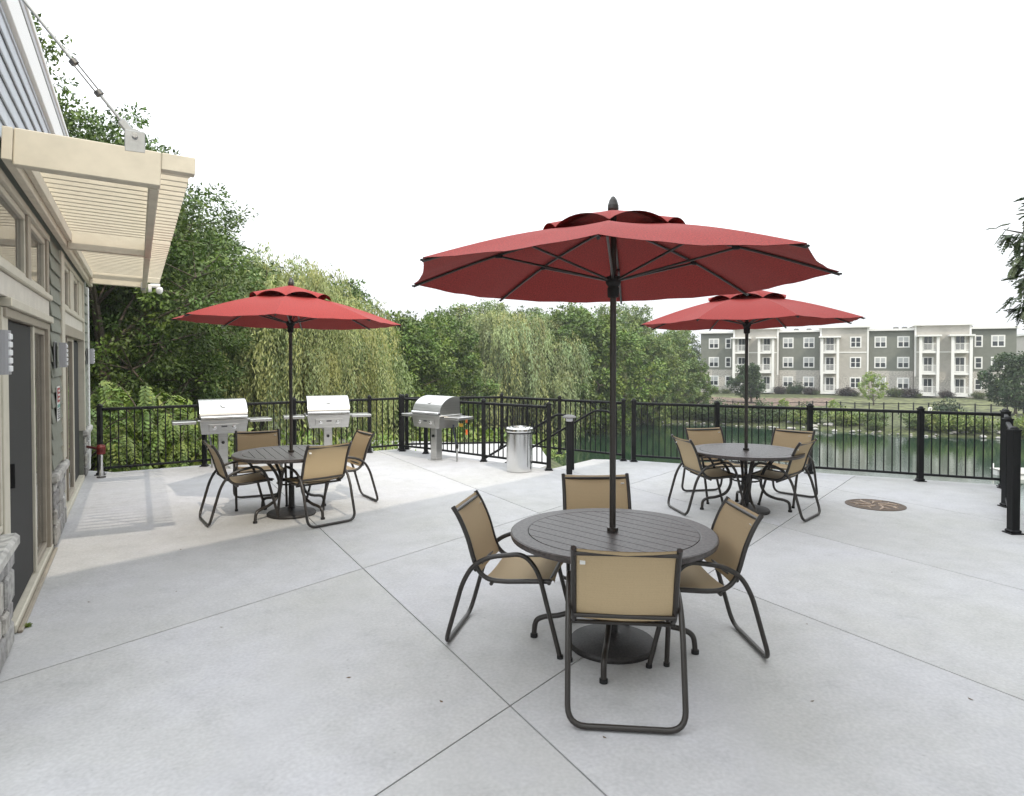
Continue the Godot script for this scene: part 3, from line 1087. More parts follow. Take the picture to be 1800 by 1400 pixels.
func make_chair():
	var o = Node3D.new()
	var r = 0.0145
	# arms and sled base: one bent tube from front foot to front foot
	var prof = [Vector2(0.34, 0.02), Vector2(0.215, 0.50), Vector2(0.13, 0.60), Vector2(-0.08, 0.568), Vector2(-0.185, 0.51), Vector2(-0.25, 0.40), Vector2(-0.36, 0.018)]
	var pts = []
	for q in prof:
		pts.append(Vector3(0.275, q.y, q.x))
	for k in range(prof.size() - 1, -1, -1):
		pts.append(Vector3(-0.275, prof[k].y, prof[k].x))
	var rr = [0, 0.10, 0.09, 0.10, 0.07, 0.12, 0.09, 0.09, 0.12, 0.07, 0.10, 0.09, 0.10, 0]
	var fb = B.new()
	fb.tube(rounded(pts, rr, 6), r, 10)
	part(o, "sled_frame", fb, M.bronze)
	var rail = [Vector2(-0.318, 0.850), Vector2(-0.272, 0.775), Vector2(-0.224, 0.665), Vector2(-0.185, 0.535), Vector2(-0.150, 0.465), Vector2(-0.09, 0.425), Vector2(0.0, 0.418), Vector2(0.14, 0.428), Vector2(0.285, 0.438)]
	for s in [-1.0, 1.0]:
		var rp = []
		for q in rail:
			rp.append(Vector3(s * 0.248, q.y, q.x))
		var rb = B.new()
		rb.tube(through(rp, 4), r, 10)
		part(o, "side_rail", rb, M.bronze)
		part(o, "foot_cap", cyl_mesh(0.018, 0.022), M.dark_rubber, at(Vector3(s * 0.275, 0.011, 0.343)))
	for q in [Vector2(-0.304, 0.820), Vector2(-0.176, 0.474)]:
		var cb = B.new()
		cb.tube([Vector3(-0.248, q.y, q.x), Vector3(0.248, q.y, q.x)], 0.0115, 8)
		part(o, "back_bar", cb, M.bronze)
	for q in [Vector2(0.275, 0.430), Vector2(-0.075, 0.402)]:
		var cb = B.new()
		cb.tube([Vector3(-0.262, q.y, q.x), Vector3(0.262, q.y, q.x)], 0.0115, 8)
		part(o, "seat_bar", cb, M.bronze)
	var back = []
	for p in through([Vector3(0, 0.845, -0.315), Vector3(0, 0.775, -0.269), Vector3(0, 0.665, -0.221), Vector3(0, 0.535, -0.182), Vector3(0, 0.455, -0.148)], 4):
		back.append(Vector2(p.z, p.y))
	part(o, "back_sling", sling_sheet(back, 0.238, 0.004, 0.014), M.sling)
	var seat = []
	for p in through([Vector3(0, 0.440, -0.105), Vector3(0, 0.424, -0.04), Vector3(0, 0.426, 0.08), Vector3(0, 0.440, 0.24), Vector3(0, 0.443, 0.295), Vector3(0, 0.425, 0.305)], 4):
		seat.append(Vector2(p.z, p.y))
	part(o, "seat_sling", sling_sheet(seat, 0.238, 0.004, 0.018), M.sling)
	part(o, "care_tag", cbox(Vector3(0.026, 0.034, 0.002), 0.0), M.sign_white, at(Vector3(0.205, 0.775, -0.276), Basis(Vector3.RIGHT, 0.5)))
	return o

func make_table():
	var o = Node3D.new()
	var rim = B.new()
	rim.lathe(at(Vector3(0, 0.685, 0)), [Vector2(0.515, -0.012), Vector2(0.515, 0.012), Vector2(0.522, 0.015), Vector2(0.612, 0.015), Vector2(0.62, 0.010), Vector2(0.622, -0.004), Vector2(0.616, -0.022), Vector2(0.515, -0.012)], 72)
	part(o, "rim", rim, M.table)
	part(o, "under_plate", cyl_mesh(0.514, 0.008), M.table, at(Vector3(0, 0.682, 0)))
	var n = 11
	var pitch = 1.026 / n
	for k in n:
		var x0 = -0.513 + k * pitch + 0.003
		var x1 = x0 + pitch - 0.006
		var poly = PackedVector2Array()
		var circ = PackedVector2Array()
		for j in 64:
			circ.append(Vector2(cos(TAU * j / 64), sin(TAU * j / 64)) * 0.511)
		for q in Geometry2D.intersect_polygons(circ, PackedVector2Array([Vector2(x0, -1), Vector2(x1, -1), Vector2(x1, 1), Vector2(x0, 1)])):
			poly = q
		var b = B.new()
		b.prism(poly, 0.684, 0.699)
		part(o, "slat", b, M.table)
	for k in 4:
		var a = k * PI / 2 + 1.03
		var pr = [Vector2(0.40, 0.675), Vector2(0.30, 0.60), Vector2(0.20, 0.47), Vector2(0.165, 0.33), Vector2(0.215, 0.21), Vector2(0.32, 0.155), Vector2(0.42, 0.135), Vector2(0.475, 0.10), Vector2(0.488, 0.012)]
		var pp = []
		for q in pr:
			pp.append(Vector3(cos(a) * q.x, q.y, sin(a) * q.x))
		var b = B.new()
		b.tube(through(pp, 5), 0.0165, 10)
		part(o, "leg", b, M.bronze)
		part(o, "foot", cyl_mesh(0.023, 0.022), M.dark_rubber, at(Vector3(cos(a) * 0.488, 0.011, sin(a) * 0.488)))
	var ring = []
	for j in 25:
		ring.append(Vector3(cos(TAU * j / 24) * 0.150, 0.36, sin(TAU * j / 24) * 0.150))
	var rb = B.new()
	rb.tube(ring, 0.010, 8, false)
	part(o, "brace_ring", rb, M.bronze)
	return o

# canopy heights are given from the ground to the rib tips
func make_umbrella(tip, R, turn, lean):
	var o = Node3D.new()
	var bb = B.new()
	bb.lathe(at(Vector3.ZERO), [Vector2(0.262, 0.0), Vector2(0.265, 0.018), Vector2(0.255, 0.032), Vector2(0.15, 0.058), Vector2(0.05, 0.075), Vector2(0.034, 0.085), Vector2(0.030, 0.40), Vector2(0.020, 0.405), Vector2(0, 0.405)], 40)
	part(o, "base", bb, M.iron)
	var rise = 0.33
	var pb = B.new()
	pb.tube([Vector3(0, 0.30, 0), Vector3(0, tip + rise + 0.08, 0)], 0.019, 14)
	part(o, "pole", pb, M.bronze)
	part(o, "collar", cyl_mesh(0.034, 0.022), M.bronze, at(Vector3(0, 0.712, 0)))
	var hub = B.new()
	hub.lathe(at(Vector3(0, tip - 0.03, 0)), [Vector2(0.021, -0.09), Vector2(0.034, -0.085), Vector2(0.036, -0.03), Vector2(0.030, -0.025), Vector2(0.046, 0.0), Vector2(0.046, 0.035), Vector2(0.021, 0.045)], 16)
	part(o, "hub", hub, M.dark_rubber)
	var crown = B.new()
	crown.lathe(at(Vector3(0, tip + rise, 0)), [Vector2(0.021, -0.05), Vector2(0.048, -0.04), Vector2(0.048, 0.0), Vector2(0.021, 0.01)], 16)
	part(o, "crown_hub", crown, M.dark_rubber)
	var fin = B.new()
	fin.lathe(at(Vector3(0, tip + rise + 0.075, 0)), [Vector2(0.030, 0), Vector2(0.034, 0.012), Vector2(0.033, 0.035), Vector2(0.024, 0.065), Vector2(0.012, 0.085), Vector2(0, 0.092)], 18)
	part(o, "finial", fin, M.bronze)
	# rib line: nearly straight, bowed a little upwards
	for k in 8:
		var a = TAU * k / 8
		var d = Vector3(cos(a), 0, sin(a))
		var rp = []
		for i in 9:
			var t = lerpf(0.035, R + 0.005, i / 8.0)
			rp.append(d * t + Vector3.UP * (rib_y(t, R, tip, rise) - 0.016))
		var b = B.new()
		b.tube(rp, 0.0085, 7)
		var rib = part(o, "rib", b, M.bronze)
		part(rib, "tip_cap", cbox(Vector3(0.022, 0.011, 0.012), 0.003), M.dark_rubber, at(d * (R + 0.006) + Vector3.UP * (tip - 0.014), Basis(Vector3.UP, -a)))
		var sb = B.new()
		var j = d * (R * 0.56) + Vector3.UP * (rib_y(R * 0.56, R, tip, rise) - 0.024)
		sb.tube([d * 0.040 + Vector3.UP * (tip - 0.012), j], 0.0075, 7)
		part(o, "strut", sb, M.bronze)
		part(o, "joint", cbox(Vector3(0.045, 0.022, 0.022), 0.004), M.dark_rubber, at(j, Basis(Vector3.UP, -a)))
		part(o, "canopy_panel", canopy_panel(k, R, tip, rise, 0.20, R + 0.004, 0.0), M.red)
		part(o, "vent_panel", vent_panel(k, R, tip, rise), M.red)
	# the canopy sits a few degrees off level on its upright pole
	var yaw = Basis(Vector3.UP, turn)
	var t = Transform3D(yaw.inverse() * lean * yaw, Vector3.ZERO)
	var piv = Vector3(0, tip, 0)
	for ch in o.get_children():
		if not (String(ch.name).begins_with("base") or String(ch.name).begins_with("pole") or String(ch.name).begins_with("collar") or String(ch.name).begins_with("hub")):
			ch.transform = Transform3D(Basis.IDENTITY, piv) * t * Transform3D(Basis.IDENTITY, -piv) * ch.transform
	o.rotation.y = turn
	return o

func rib_y(r, R, tip, rise):
	var t = r / R
	return tip + rise * (1.0 - t) + 0.035 * sin(PI * t)

func canopy_panel(k, R, tip, rise, r0, r1, lift):
	var b = B.new()
	var nr = 10
	var ns = 10
	var a0 = TAU * k / 8
	for side in [1.0, -1.0]:
		var first = b.v.size()
		for i in nr + 1:
			var f = float(i) / nr
			for j in ns + 1:
				var s = float(j) / ns
				var w = 4.0 * s * (1.0 - s)
				# hem pulled inwards between two ribs
				var r = lerpf(r0, r1, f)
				var c0 = Vector2(cos(a0), sin(a0)) * r
				var c1 = Vector2(cos(a0 + TAU / 8), sin(a0 + TAU / 8)) * r
				var q = c0.lerp(c1, s) * (1.0 - 0.022 * w * f * f)
				var y = rib_y(r, R, tip, rise) + lift - w * (0.006 + 0.010 * f) + 0.006 * w * sin(f * 8.0 + k * 1.7) * f + 0.0035 * sin(s * 17.0 + k) * w * f * f * f
				b.v.append(Vector3(q.x, y + side * 0.0012, q.y))
				b.n.append(Vector3.UP * side)
		for i in nr + 1:
			for j in ns + 1:
				var q = first + i * (ns + 1) + j
				var dx = b.v[first + i * (ns + 1) + min(j + 1, ns)] - b.v[first + i * (ns + 1) + max(j - 1, 0)]
				var dy = b.v[first + min(i + 1, nr) * (ns + 1) + j] - b.v[first + max(i - 1, 0) * (ns + 1) + j]
				var nn = dx.cross(dy).normalized()
				b.n[q] = nn if nn.y * side > 0 else -nn
		for i in nr:
			for j in ns:
				var q = first + i * (ns + 1) + j
				b.itri(q, q + 1, q + ns + 2)
				b.itri(q, q + ns + 2, q + ns + 1)
	return b

func vent_panel(k, R, tip, rise):
	# the cap over the vent: pinned at the ribs, bellied up between them
	var b = B.new()
	var nr = 6
	var ns = 10
	var a0 = TAU * k / 8
	var rv = 0.44
	for side in [1.0, -1.0]:
		var first = b.v.size()
		for i in nr + 1:
			var f = float(i) / nr
			for j in ns + 1:
				var s = float(j) / ns
				var w = pow(4.0 * s * (1.0 - s), 0.9)
				var r = lerpf(0.026, rv, f)
				var c0 = Vector2(cos(a0), sin(a0)) * r
				var c1 = Vector2(cos(a0 + TAU / 8), sin(a0 + TAU / 8)) * r
				var q = c0.lerp(c1, s) * (1.0 + 0.03 * w * f)
				var y = lerpf(tip + rise + 0.072, rib_y(rv, R, tip, rise) + 0.007, pow(f, 1.25)) + w * 0.052 * f * f
				b.v.append(Vector3(q.x, y + side * 0.0012, q.y))
				b.n.append(Vector3.UP * side)
		for i in nr + 1:
			for j in ns + 1:
				var q = first + i * (ns + 1) + j
				var dx = b.v[first + i * (ns + 1) + min(j + 1, ns)] - b.v[first + i * (ns + 1) + max(j - 1, 0)]
				var dy = b.v[first + min(i + 1, nr) * (ns + 1) + j] - b.v[first + max(i - 1, 0) * (ns + 1) + j]
				var nn = dx.cross(dy).normalized()
				b.n[q] = nn if nn.y * side > 0 else -nn
		for i in nr:
			for j in ns:
				var q = first + i * (ns + 1) + j
				b.itri(q, q + 1, q + ns + 2)
				b.itri(q, q + ns + 2, q + ns + 1)
	return b

func put_chair(proto, bx, bd, fx, fd, label, group):
	# bx, bd: middle of the rear bar; fx, fd: the way the chair faces
	var f = Vector2(fx, fd).normalized()
	var c = Vector2(bx, bd) + f * 0.36
	var o = proto.duplicate()
	o.name = numbered("sling_chair")
	add_child(o)
	o.position = P(c.x, c.y, 0.0)
	o.rotation.y = atan2(f.x, -f.y)
	return tag(o, label, "chair", group)

func build_furniture():
	var chair = make_chair()
	var table = make_table()
	var spots = [
		[Vector2(0.612, 4.03), 2.235, 0.2, PI / 4, "standing free in the middle of the patio", "middle table"],
		[Vector2(-2.475, 7.44), 2.155, 1.1, 0.5, "in front of the two grills by the clubhouse", "grill table"],
		[Vector2(2.68, 7.60), 2.15, 0.55, 0.9, "beside the pond railing and drain cover", "pond table"]]
	var k = 0
	for s in spots:
		var t = table.duplicate()
		t.name = numbered("patio_table")
		add_child(t)
		t.position = P(s[0].x, s[0].y)
		t.rotation.y = s[3]
		tag(t, "round dark slatted patio table " + s[4], "table", "round patio tables")
		var u = make_umbrella(s[1], [1.265, 1.22, 1.215][k], [0.585, 0.21, 0.05][k], Basis(Vector3.RIGHT, [-0.027, -0.015, -0.01][k]) * Basis(Vector3.BACK, [0.0, -0.015, 0.015][k]))
		u.name = numbered("patio_umbrella")
		add_child(u)
		u.position = P(s[0].x, s[0].y)
		# legs turned as the feet stand; the canopy leans a hair back
		pass
		tag(u, "vented red umbrella over the table " + s[4], "umbrella", "red patio umbrellas")
		if k == 0:
			part(u, "label_tag", cbox(Vector3(0.06, 0.002, 0.05), 0.0), M.sign_white, at(Basis(Vector3.UP, -0.585) * Vector3(0.865, 0, 0.48) + Vector3.UP * (rib_y(0.99, 1.265, 2.235, 0.33) - 0.035 + 0.03), Basis(Vector3.UP, 0.3) * Basis(Vector3.RIGHT, 0.5)))
		k += 1
	var g = "tan sling chairs at the middle table"
	put_chair(chair, 0.535, 3.08, 0.10, 0.99, "tan sling chair with its back to the open slab at the middle table", g)
	put_chair(chair, 0.645, 5.20, 0.03, -1.0, "tan sling chair across the middle table with its back to the trash can", g)
	put_chair(chair, -0.345, 4.27, 0.967, -0.22, "tan sling chair at the middle table with its back to the clubhouse", g)
	put_chair(chair, 1.46, 4.05, -0.99, -0.06, "tan sling chair at the middle table with its back to the drain cover", g)
	g = "tan sling chairs at the grill table"
	put_chair(chair, -3.27, 7.03, 0.82, 0.57, "tan sling chair at the grill table beside the pergola's striped shadow", g)
	put_chair(chair, -1.88, 6.94, -0.70, 0.71, "tan sling chair at the grill table with its back to the middle table", g)
	put_chair(chair, -3.20, 8.34, 0.42, -0.91, "tan sling chair backed up to the grill next to the clubhouse", g)
	put_chair(chair, -1.77, 8.24, -0.82, -0.57, "tan sling chair at the grill table turned away from the trash can", g)
	g = "tan sling chairs at the pond table"
	put_chair(chair, 1.88, 7.56, 0.97, 0.16, "tan sling chair at the pond table with its back to the stairs", g)
	put_chair(chair, 3.27, 7.22, -0.73, 0.68, "tan sling chair at the pond table closest to the drain cover", g)
	put_chair(chair, 2.48, 8.70, 0.2, -0.98, "tan sling chair backed to the pond railing near the twin posts", g)
	put_chair(chair, 3.60, 8.42, -0.72, -0.69, "tan sling chair backed to the pond railing beside its middle post", g)
	chair.free()
	table.free()

# ---------------------------------------------------------------- grills and what belongs to them
func make_grill():
	# front is +z; the firebox sits on a square post
	var o = Node3D.new()
	part(o, "post", cbox(Vector3(0.14, 0.60, 0.14), 0.006), M.steel, at(Vector3(0, 0.30, 0)))
	part(o, "foot_flange", cbox(Vector3(0.22, 0.012, 0.22), 0.004), M.steel, at(Vector3(0, 0.006, 0)))
	var kn = B.new()
	kn.lathe(Transform3D(Basis(Vector3.RIGHT, Vector3.BACK, Vector3.DOWN), Vector3(0, 0.42, 0.071)), [Vector2(0.024, 0), Vector2(0.024, 0.02), Vector2(0.018, 0.026), Vector2(0, 0.026)], 14)
	part(o, "timer_knob", kn, M.dark_rubber)
	# firebox: a trough narrower at the bottom
	var fb = B.new()
	var w = 0.35
	var y0 = 0.575
	var y1 = 0.775
	var c = [Vector3(-w, y1, 0.25), Vector3(w, y1, 0.25), Vector3(w - 0.03, y0, 0.23), Vector3(-w + 0.03, y0, 0.23), Vector3(-w, y1, -0.23), Vector3(w, y1, -0.23), Vector3(w - 0.03, y0, -0.20), Vector3(-w + 0.03, y0, -0.20)]
	fb.quad(c[0], c[1], c[2], c[3], Vector3(0, -0.1, 1).normalized())
	fb.quad(c[4], c[5], c[6], c[7], Vector3(0, -0.1, -1).normalized())
	fb.quad(c[0], c[4], c[7], c[3], Vector3(-1, -0.1, 0).normalized())
	fb.quad(c[1], c[5], c[6], c[2], Vector3(1, -0.1, 0).normalized())
	fb.quad(c[2], c[3], c[7], c[6], Vector3.DOWN)
	fb.quad(c[0], c[1], c[5], c[4], Vector3.UP)
	part(o, "firebox", fb, M.steel)
	part(o, "drip_ledge", cbox(Vector3(0.76, 0.025, 0.53), 0.006), M.steel, at(Vector3(0, 0.788, 0.01)))
	var pl = part(o, "control_panel", cbox(Vector3(0.44, 0.11, 0.012), 0.004), M.steel, at(Vector3(0, 0.672, 0.247), Basis(Vector3.RIGHT, 0.10)))
	for s in [-1.0, 1.0]:
		var b = B.new()
		b.lathe(Transform3D(Basis(Vector3.RIGHT, Vector3.BACK, Vector3.DOWN), Vector3(s * 0.14, 0, 0.006)), [Vector2(0.032, 0), Vector2(0.032, 0.006), Vector2(0.022, 0.010), Vector2(0.019, 0.030), Vector2(0, 0.032)], 14)
		part(pl, "knob", b, M.chrome)
	part(pl, "badge", cbox(Vector3(0.085, 0.024, 0.003), 0.001), M.ink, at(Vector3(0, 0.02, 0.007)))
	# hood: a quarter round swept across
	var prof = []
	for i in 13:
		var a = PI * 0.5 * i / 12.0
		prof.append(Vector2(0.235 - 0.36 * (1.0 - cos(a)), 0.835 + 0.265 * sin(a)))
	prof.append(Vector2(-0.22, 1.085))
	prof.append(Vector2(-0.225, 0.80))
	var hd = B.new()
	for i in prof.size() - 1:
		var p = prof[i]
		var q = prof[i + 1]
		var n0 = Vector3(0, -(q.x - p.x), q.y - p.y).normalized()
		hd.quad(Vector3(-0.345, p.y, p.x), Vector3(0.345, p.y, p.x), Vector3(0.345, q.y, q.x), Vector3(-0.345, q.y, q.x), n0)
	part(o, "hood", hd, M.steel)
	for s in [-1.0, 1.0]:
		var sb = B.new()
		for i in prof.size() - 1:
			var p = prof[i]
			var q = prof[i + 1]
			sb.tri(Vector3(s * 0.346, 0.80, -0.05), Vector3(s * 0.346, p.y, p.x), Vector3(s * 0.346, q.y, q.x), Vector3(s, 0, 0))
		sb.tri(Vector3(s * 0.346, 0.80, -0.05), Vector3(s * 0.346, 0.80, 0.235), Vector3(s * 0.346, 0.835, 0.235), Vector3(s, 0, 0))
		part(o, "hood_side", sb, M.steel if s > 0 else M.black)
	var th = B.new()
	th.lathe(Transform3D(Basis(Vector3.RIGHT, Vector3(0, 0.72, 0.69), Vector3(0, -0.69, 0.72)), Vector3(0, 1.012, 0.148)), [Vector2(0.045, 0), Vector2(0.045, 0.006), Vector2(0.038, 0.010), Vector2(0, 0.010)], 20)
	part(o, "thermometer", th, M.chrome)
	var hb = B.new()
	hb.box(at(Vector3(0, 0.83, 0.262)), Vector3(0.69, 0.045, 0.045), 0.016)
	part(o, "hood_handle", hb, M.chrome)
	for s in [-1.0, 1.0]:
		part(o, "side_shelf", cbox(Vector3(0.34, 0.045, 0.36), 0.008), M.steel, at(Vector3(s * 0.553, 0.757, 0.0)))
	return o

func build_grills():
	var g = make_grill()
	var list = [
		[Vector2(-4.60, 10.55), Vector2(0.50, -0.87), "stainless pedestal grill by the railing beside the clubhouse corner"],
		[Vector2(-3.18, 11.45), Vector2(0.36, -0.93), "stainless pedestal grill between the other two grills"],
		[Vector2(-1.30, 11.42), Vector2(-0.66, -0.75), "stainless pedestal grill beside the trash can with gas tags hanging"]]
	for a in list:
		var o = g.duplicate()
		o.name = numbered("pedestal_grill")
		add_child(o)
		o.position = P(a[0].x, a[0].y)
		o.rotation.y = atan2(a[1].x, -a[1].y)
		tag(o, a[2], "grill", "stainless pedestal grills")
	g.free()
	# gas risers
	var rl = [
		[Vector2(-4.80, 10.62), 0.60, "grey gas riser pipe behind the grill beside the clubhouse corner", false],
		[Vector2(-3.27, 11.62), 0.60, "grey gas riser pipe with dark valve behind the grill between the others", false],
		[Vector2(-0.93, 11.22), 0.50, "gas riser pipe with orange and yellow tags beside the trash can", true]]
	for a in rl:
		var o = thing("gas_riser", a[2], "gas pipe", P(a[0].x, a[0].y), 0.0, "gas riser pipes")
		var b = B.new()
		b.tube([Vector3(0, 0, 0), Vector3(0, a[1] * 0.5, 0)], 0.017, 10)
		part(o, "pipe", b, M.galvanised)
		b = B.new()
		b.tube(through([Vector3(0, a[1] * 0.5, 0), Vector3(-0.02, a[1] * 0.72, 0.01), Vector3(-0.05, a[1], 0.02), Vector3(-0.06, a[1] + 0.13, 0.02)], 5), 0.016, 8)
		part(o, "hose", b, M.hose_blue if a[3] else M.galvanised)
		part(o, "valve", cbox(Vector3(0.05, 0.08, 0.05), 0.012), M.dark_rubber, at(Vector3(0, a[1] * 0.52, 0)))
		if a[3]:
			b = B.new()
			b.tube(through([Vector3(0.16, 0.72, 0.0), Vector3(0.165, 0.55, 0.0), Vector3(0.15, 0.40, 0.01)], 4), 0.006, 6)
			part(o, "tag_cord", b, M.tag_green)
			part(o, "tag", cbox(Vector3(0.034, 0.07, 0.012), 0.004), M.orange, at(Vector3(0.16, 0.69, 0.004)))
			part(o, "tag", cbox(Vector3(0.034, 0.09, 0.012), 0.004), M.orange, at(Vector3(0.163, 0.50, 0.006)))
			part(o, "tag", cbox(Vector3(0.065, 0.055, 0.012), 0.004), M.yellow, at(Vector3(0.07, 0.62, 0.01)))

	var t = thing("trash_can", "round polished steel trash can with a rimmed lid by the stair railing", "trash can", P(0.115, 10.30))
	var b2 = B.new()
	b2.lathe(at(Vector3.ZERO), [Vector2(0, 0.004), Vector2(0.195, 0.004), Vector2(0.2, 0.012), Vector2(0.198, 0.59), Vector2(0.188, 0.60), Vector2(0, 0.60)], 40)
	part(t, "body", b2, M.chrome)
	b2 = B.new()
	b2.lathe(at(Vector3.ZERO), [Vector2(0.16, 0.602), Vector2(0.212, 0.612), Vector2(0.216, 0.63), Vector2(0.214, 0.665), Vector2(0.200, 0.682), Vector2(0.15, 0.690), Vector2(0.14, 0.66), Vector2(0, 0.655)], 40)
	part(t, "lid", b2, M.chrome)
	b2 = B.new()
	b2.lathe(at(Vector3.ZERO), [Vector2(0.1885, 0.596), Vector2(0.2045, 0.598), Vector2(0.2045, 0.608), Vector2(0.1885, 0.610)], 40)
	part(t, "liner_band", b2, M.dark_rubber)

# ---------------------------------------------------------------- sconces, sign, camera, standpipe, drain, litter
func build_small_things():
	var where = ["beside the dark screen door with the stone window", "above the red warning sign", "at the clubhouse corner above the standpipe"]
	var xs = [3.92, 7.10, 11.55]
	for k in 3:
		var o = thing("wall_sconce", "grey half-round sconce with white louvres " + where[k], "wall light", Vector3.ZERO, 0.0, "grey wall sconces")
		o.transform = facade * at(Vector3(xs[k], 1.78, 0.036))
		part(o, "back_plate", cbox(Vector3(0.20, 0.25, 0.012), 0.003), M.lamp_body)
		var b = B.new()
		for i in 12:
			var a0 = PI * (0.12 + 0.76 * i / 12.0)
			var a1 = PI * (0.12 + 0.76 * (i + 1) / 12.0)
			var p0 = Vector3(cos(a0) * 0.115, 0, sin(a0) * 0.09)
			var p1 = Vector3(cos(a1) * 0.115, 0, sin(a1) * 0.09)
			b.quad(p0 + Vector3(0, -0.115, 0), p1 + Vector3(0, -0.115, 0), p1 + Vector3(0, 0.115, 0), p0 + Vector3(0, 0.115, 0), (p0 + p1).normalized())
			b.tri(Vector3(0, 0.115, 0), p0 + Vector3(0, 0.115, 0), p1 + Vector3(0, 0.115, 0), Vector3.UP)
			b.tri(Vector3(0, -0.115, 0), p0 + Vector3(0, -0.115, 0), p1 + Vector3(0, -0.115, 0), Vector3.DOWN)
		part(o, "shade", b, M.lamp_body)
		for i in 5:
			part(o, "louvre", cbox(Vector3(0.075, 0.030, 0.012), 0.003), M.lamp_glass, at(Vector3(0, -0.085 + i * 0.042, 0.088)))

	var sg = thing("warning_sign", "small red and white warning sign on the siding below a sconce", "sign")
	sg.transform = facade * at(Vector3(7.30, 1.315, 0.034))
	part(sg, "plate", cbox(Vector3(0.24, 0.33, 0.006), 0.002), M.sign_white)
	part(sg, "header", cbox(Vector3(0.21, 0.135, 0.003), 0.0), M.sign_red, at(Vector3(0, 0.083, 0.0045)))
	part(sg, "band", cbox(Vector3(0.21, 0.03, 0.003), 0.0), M.sign_teal, at(Vector3(0, -0.022, 0.0045)))
	for i in 5:
		part(sg, "text_line", cbox(Vector3([0.19, 0.16, 0.18, 0.13, 0.17][i], 0.009, 0.003), 0.0), M.ink, at(Vector3(0, -0.055 - i * 0.021, 0.0045)))
	for i in 3:
		part(sg, "text_line", cbox(Vector3([0.12, 0.17, 0.15][i], 0.018, 0.003), 0.0), M.sign_white, at(Vector3(0, 0.122 - i * 0.038, 0.007)))

	var sc = thing("security_camera", "small white security camera under the far end of the pergola", "camera")
	sc.transform = facade * at(Vector3(11.1, 2.80, 0.90))
	part(sc, "mount", cbox(Vector3(0.07, 0.12, 0.05), 0.008), M.white_trim, at(Vector3(0, 0.01, -0.03)))
	var cb = B.new()
	cb.tube([Vector3(0, 0.05, -0.02), Vector3(0, 0.05, 0.11)], 0.032, 14)
	part(sc, "body", cb, M.white_trim)
	cb = B.new()
	cb.lathe(at(Vector3(0, -0.02, 0.10)), [Vector2(0, -0.055), Vector2(0.03, -0.045), Vector2(0.045, -0.02), Vector2(0.05, 0.02), Vector2(0.035, 0.05), Vector2(0, 0.055)], 16)
	part(sc, "dome", cb, M.white_trim)
	part(sc, "junction_box", cbox(Vector3(0.10, 0.11, 0.06), 0.006), M.galvanised, at(Vector3(0, 0.03, -0.12)))

	var sp = thing("standpipe", "red capped standpipe on a steel pipe beside the clubhouse corner post", "standpipe", P(-6.02, 9.72))
	var b3 = B.new()
	b3.tube([Vector3(0, 0, 0), Vector3(0, 0.36, 0)], 0.028, 12)
	part(sp, "pipe", b3, M.chrome)
	b3 = B.new()
	b3.lathe(at(Vector3(0, 0.34, 0)), [Vector2(0.028, 0), Vector2(0.058, 0.01), Vector2(0.06, 0.11), Vector2(0.05, 0.14), Vector2(0, 0.15)], 18)
	part(sp, "cap", b3, M.valve_red)
	b3 = B.new()
	b3.tube([Vector3(-0.02, 0.42, 0), Vector3(-0.27, 0.44, -0.10)], 0.02, 10)
	part(sp, "branch", b3, M.valve_red)
	part(sp, "flange", cyl_mesh(0.06, 0.02), M.steel_dark, at(Vector3(0, 0.01, 0)))

	# cast drain cover with a leaf-like relief
	var dc = thing("drain_cover", "round brown cast drain cover with raised leaf pattern set in concrete", "drain cover", P(4.33, 7.90))
	var db = B.new()
	db.lathe(at(Vector3.ZERO), [Vector2(0.325, 0.0005), Vector2(0.325, 0.006), Vector2(0.29, 0.008), Vector2(0.285, 0.004), Vector2(0, 0.004)], 40)
	part(dc, "plate", db, M.manhole)
	var rr = RandomNumberGenerator.new()
	rr.seed = 8
	for i in 7:
		var a = TAU * i / 7.0 + 0.3
		var pth = []
		for j in 6:
			var f = j / 5.0
			pth.append(Vector3(cos(a + f * 0.7) * (0.05 + 0.22 * f), 0.006, sin(a + f * 0.7) * (0.05 + 0.22 * f)))
		var vb = B.new()
		vb.tube(pth, [0.010, 0.012, 0.013, 0.012, 0.009, 0.005], 6)
		part(dc, "rib", vb, M.manhole_rib)
		for s in [-1.0, 1.0]:
			var lb = B.new()
			var m = pth[3]
			var e = m + Vector3(cos(a + 0.4 + s * 0.9), 0, sin(a + 0.4 + s * 0.9)) * 0.085
			lb.tube([m, m.lerp(e, 0.5), e], [0.008, 0.009, 0.003], 6)
			part(dc, "rib", lb, M.manhole_rib)

	# weed in the crack at the foot of the stone pier
	var wd = shrub(530, 0.10, 0.06, 7, 8, 0.035, 0.45, [0.20, 0.26, 0.05])
	plant("weed", "small green weed sprouting where the stone pier meets the slab", "weed", wd, -3.15, 4.30, 0.32, 0.0, "", null, 0.0)
	# a few dry leaves and crumbs on the slab
	var bits = [[-3.02, 6.05], [-2.52, 4.95], [-0.88, 3.62], [0.42, 3.05], [-1.9, 4.3], [1.95, 4.35], [2.35, 3.4], [-0.35, 3.35], [1.52, 3.36], [-3.05, 4.75], [3.1, 5.4], [0.1, 6.3]]
	for q in bits:
		var o = thing("dry_leaf", "tiny dry brown leaf lying on the concrete slab", "leaf", P(q[0], q[1], 0.0015), rr.randf() * TAU, "dry leaves on the patio")
		var lf = B.new()
		var s = rr.randf_range(0.5, 1.0)
		lf.leaf(Vector3.ZERO, Vector3(1, 0.06, 0).normalized(), Vector3(0, 0.12, 1).normalized(), 0.035 * s, 0.018 * s, Color(1, 1, 1))
		part(o, "blade", lf, M.dead_leaf)

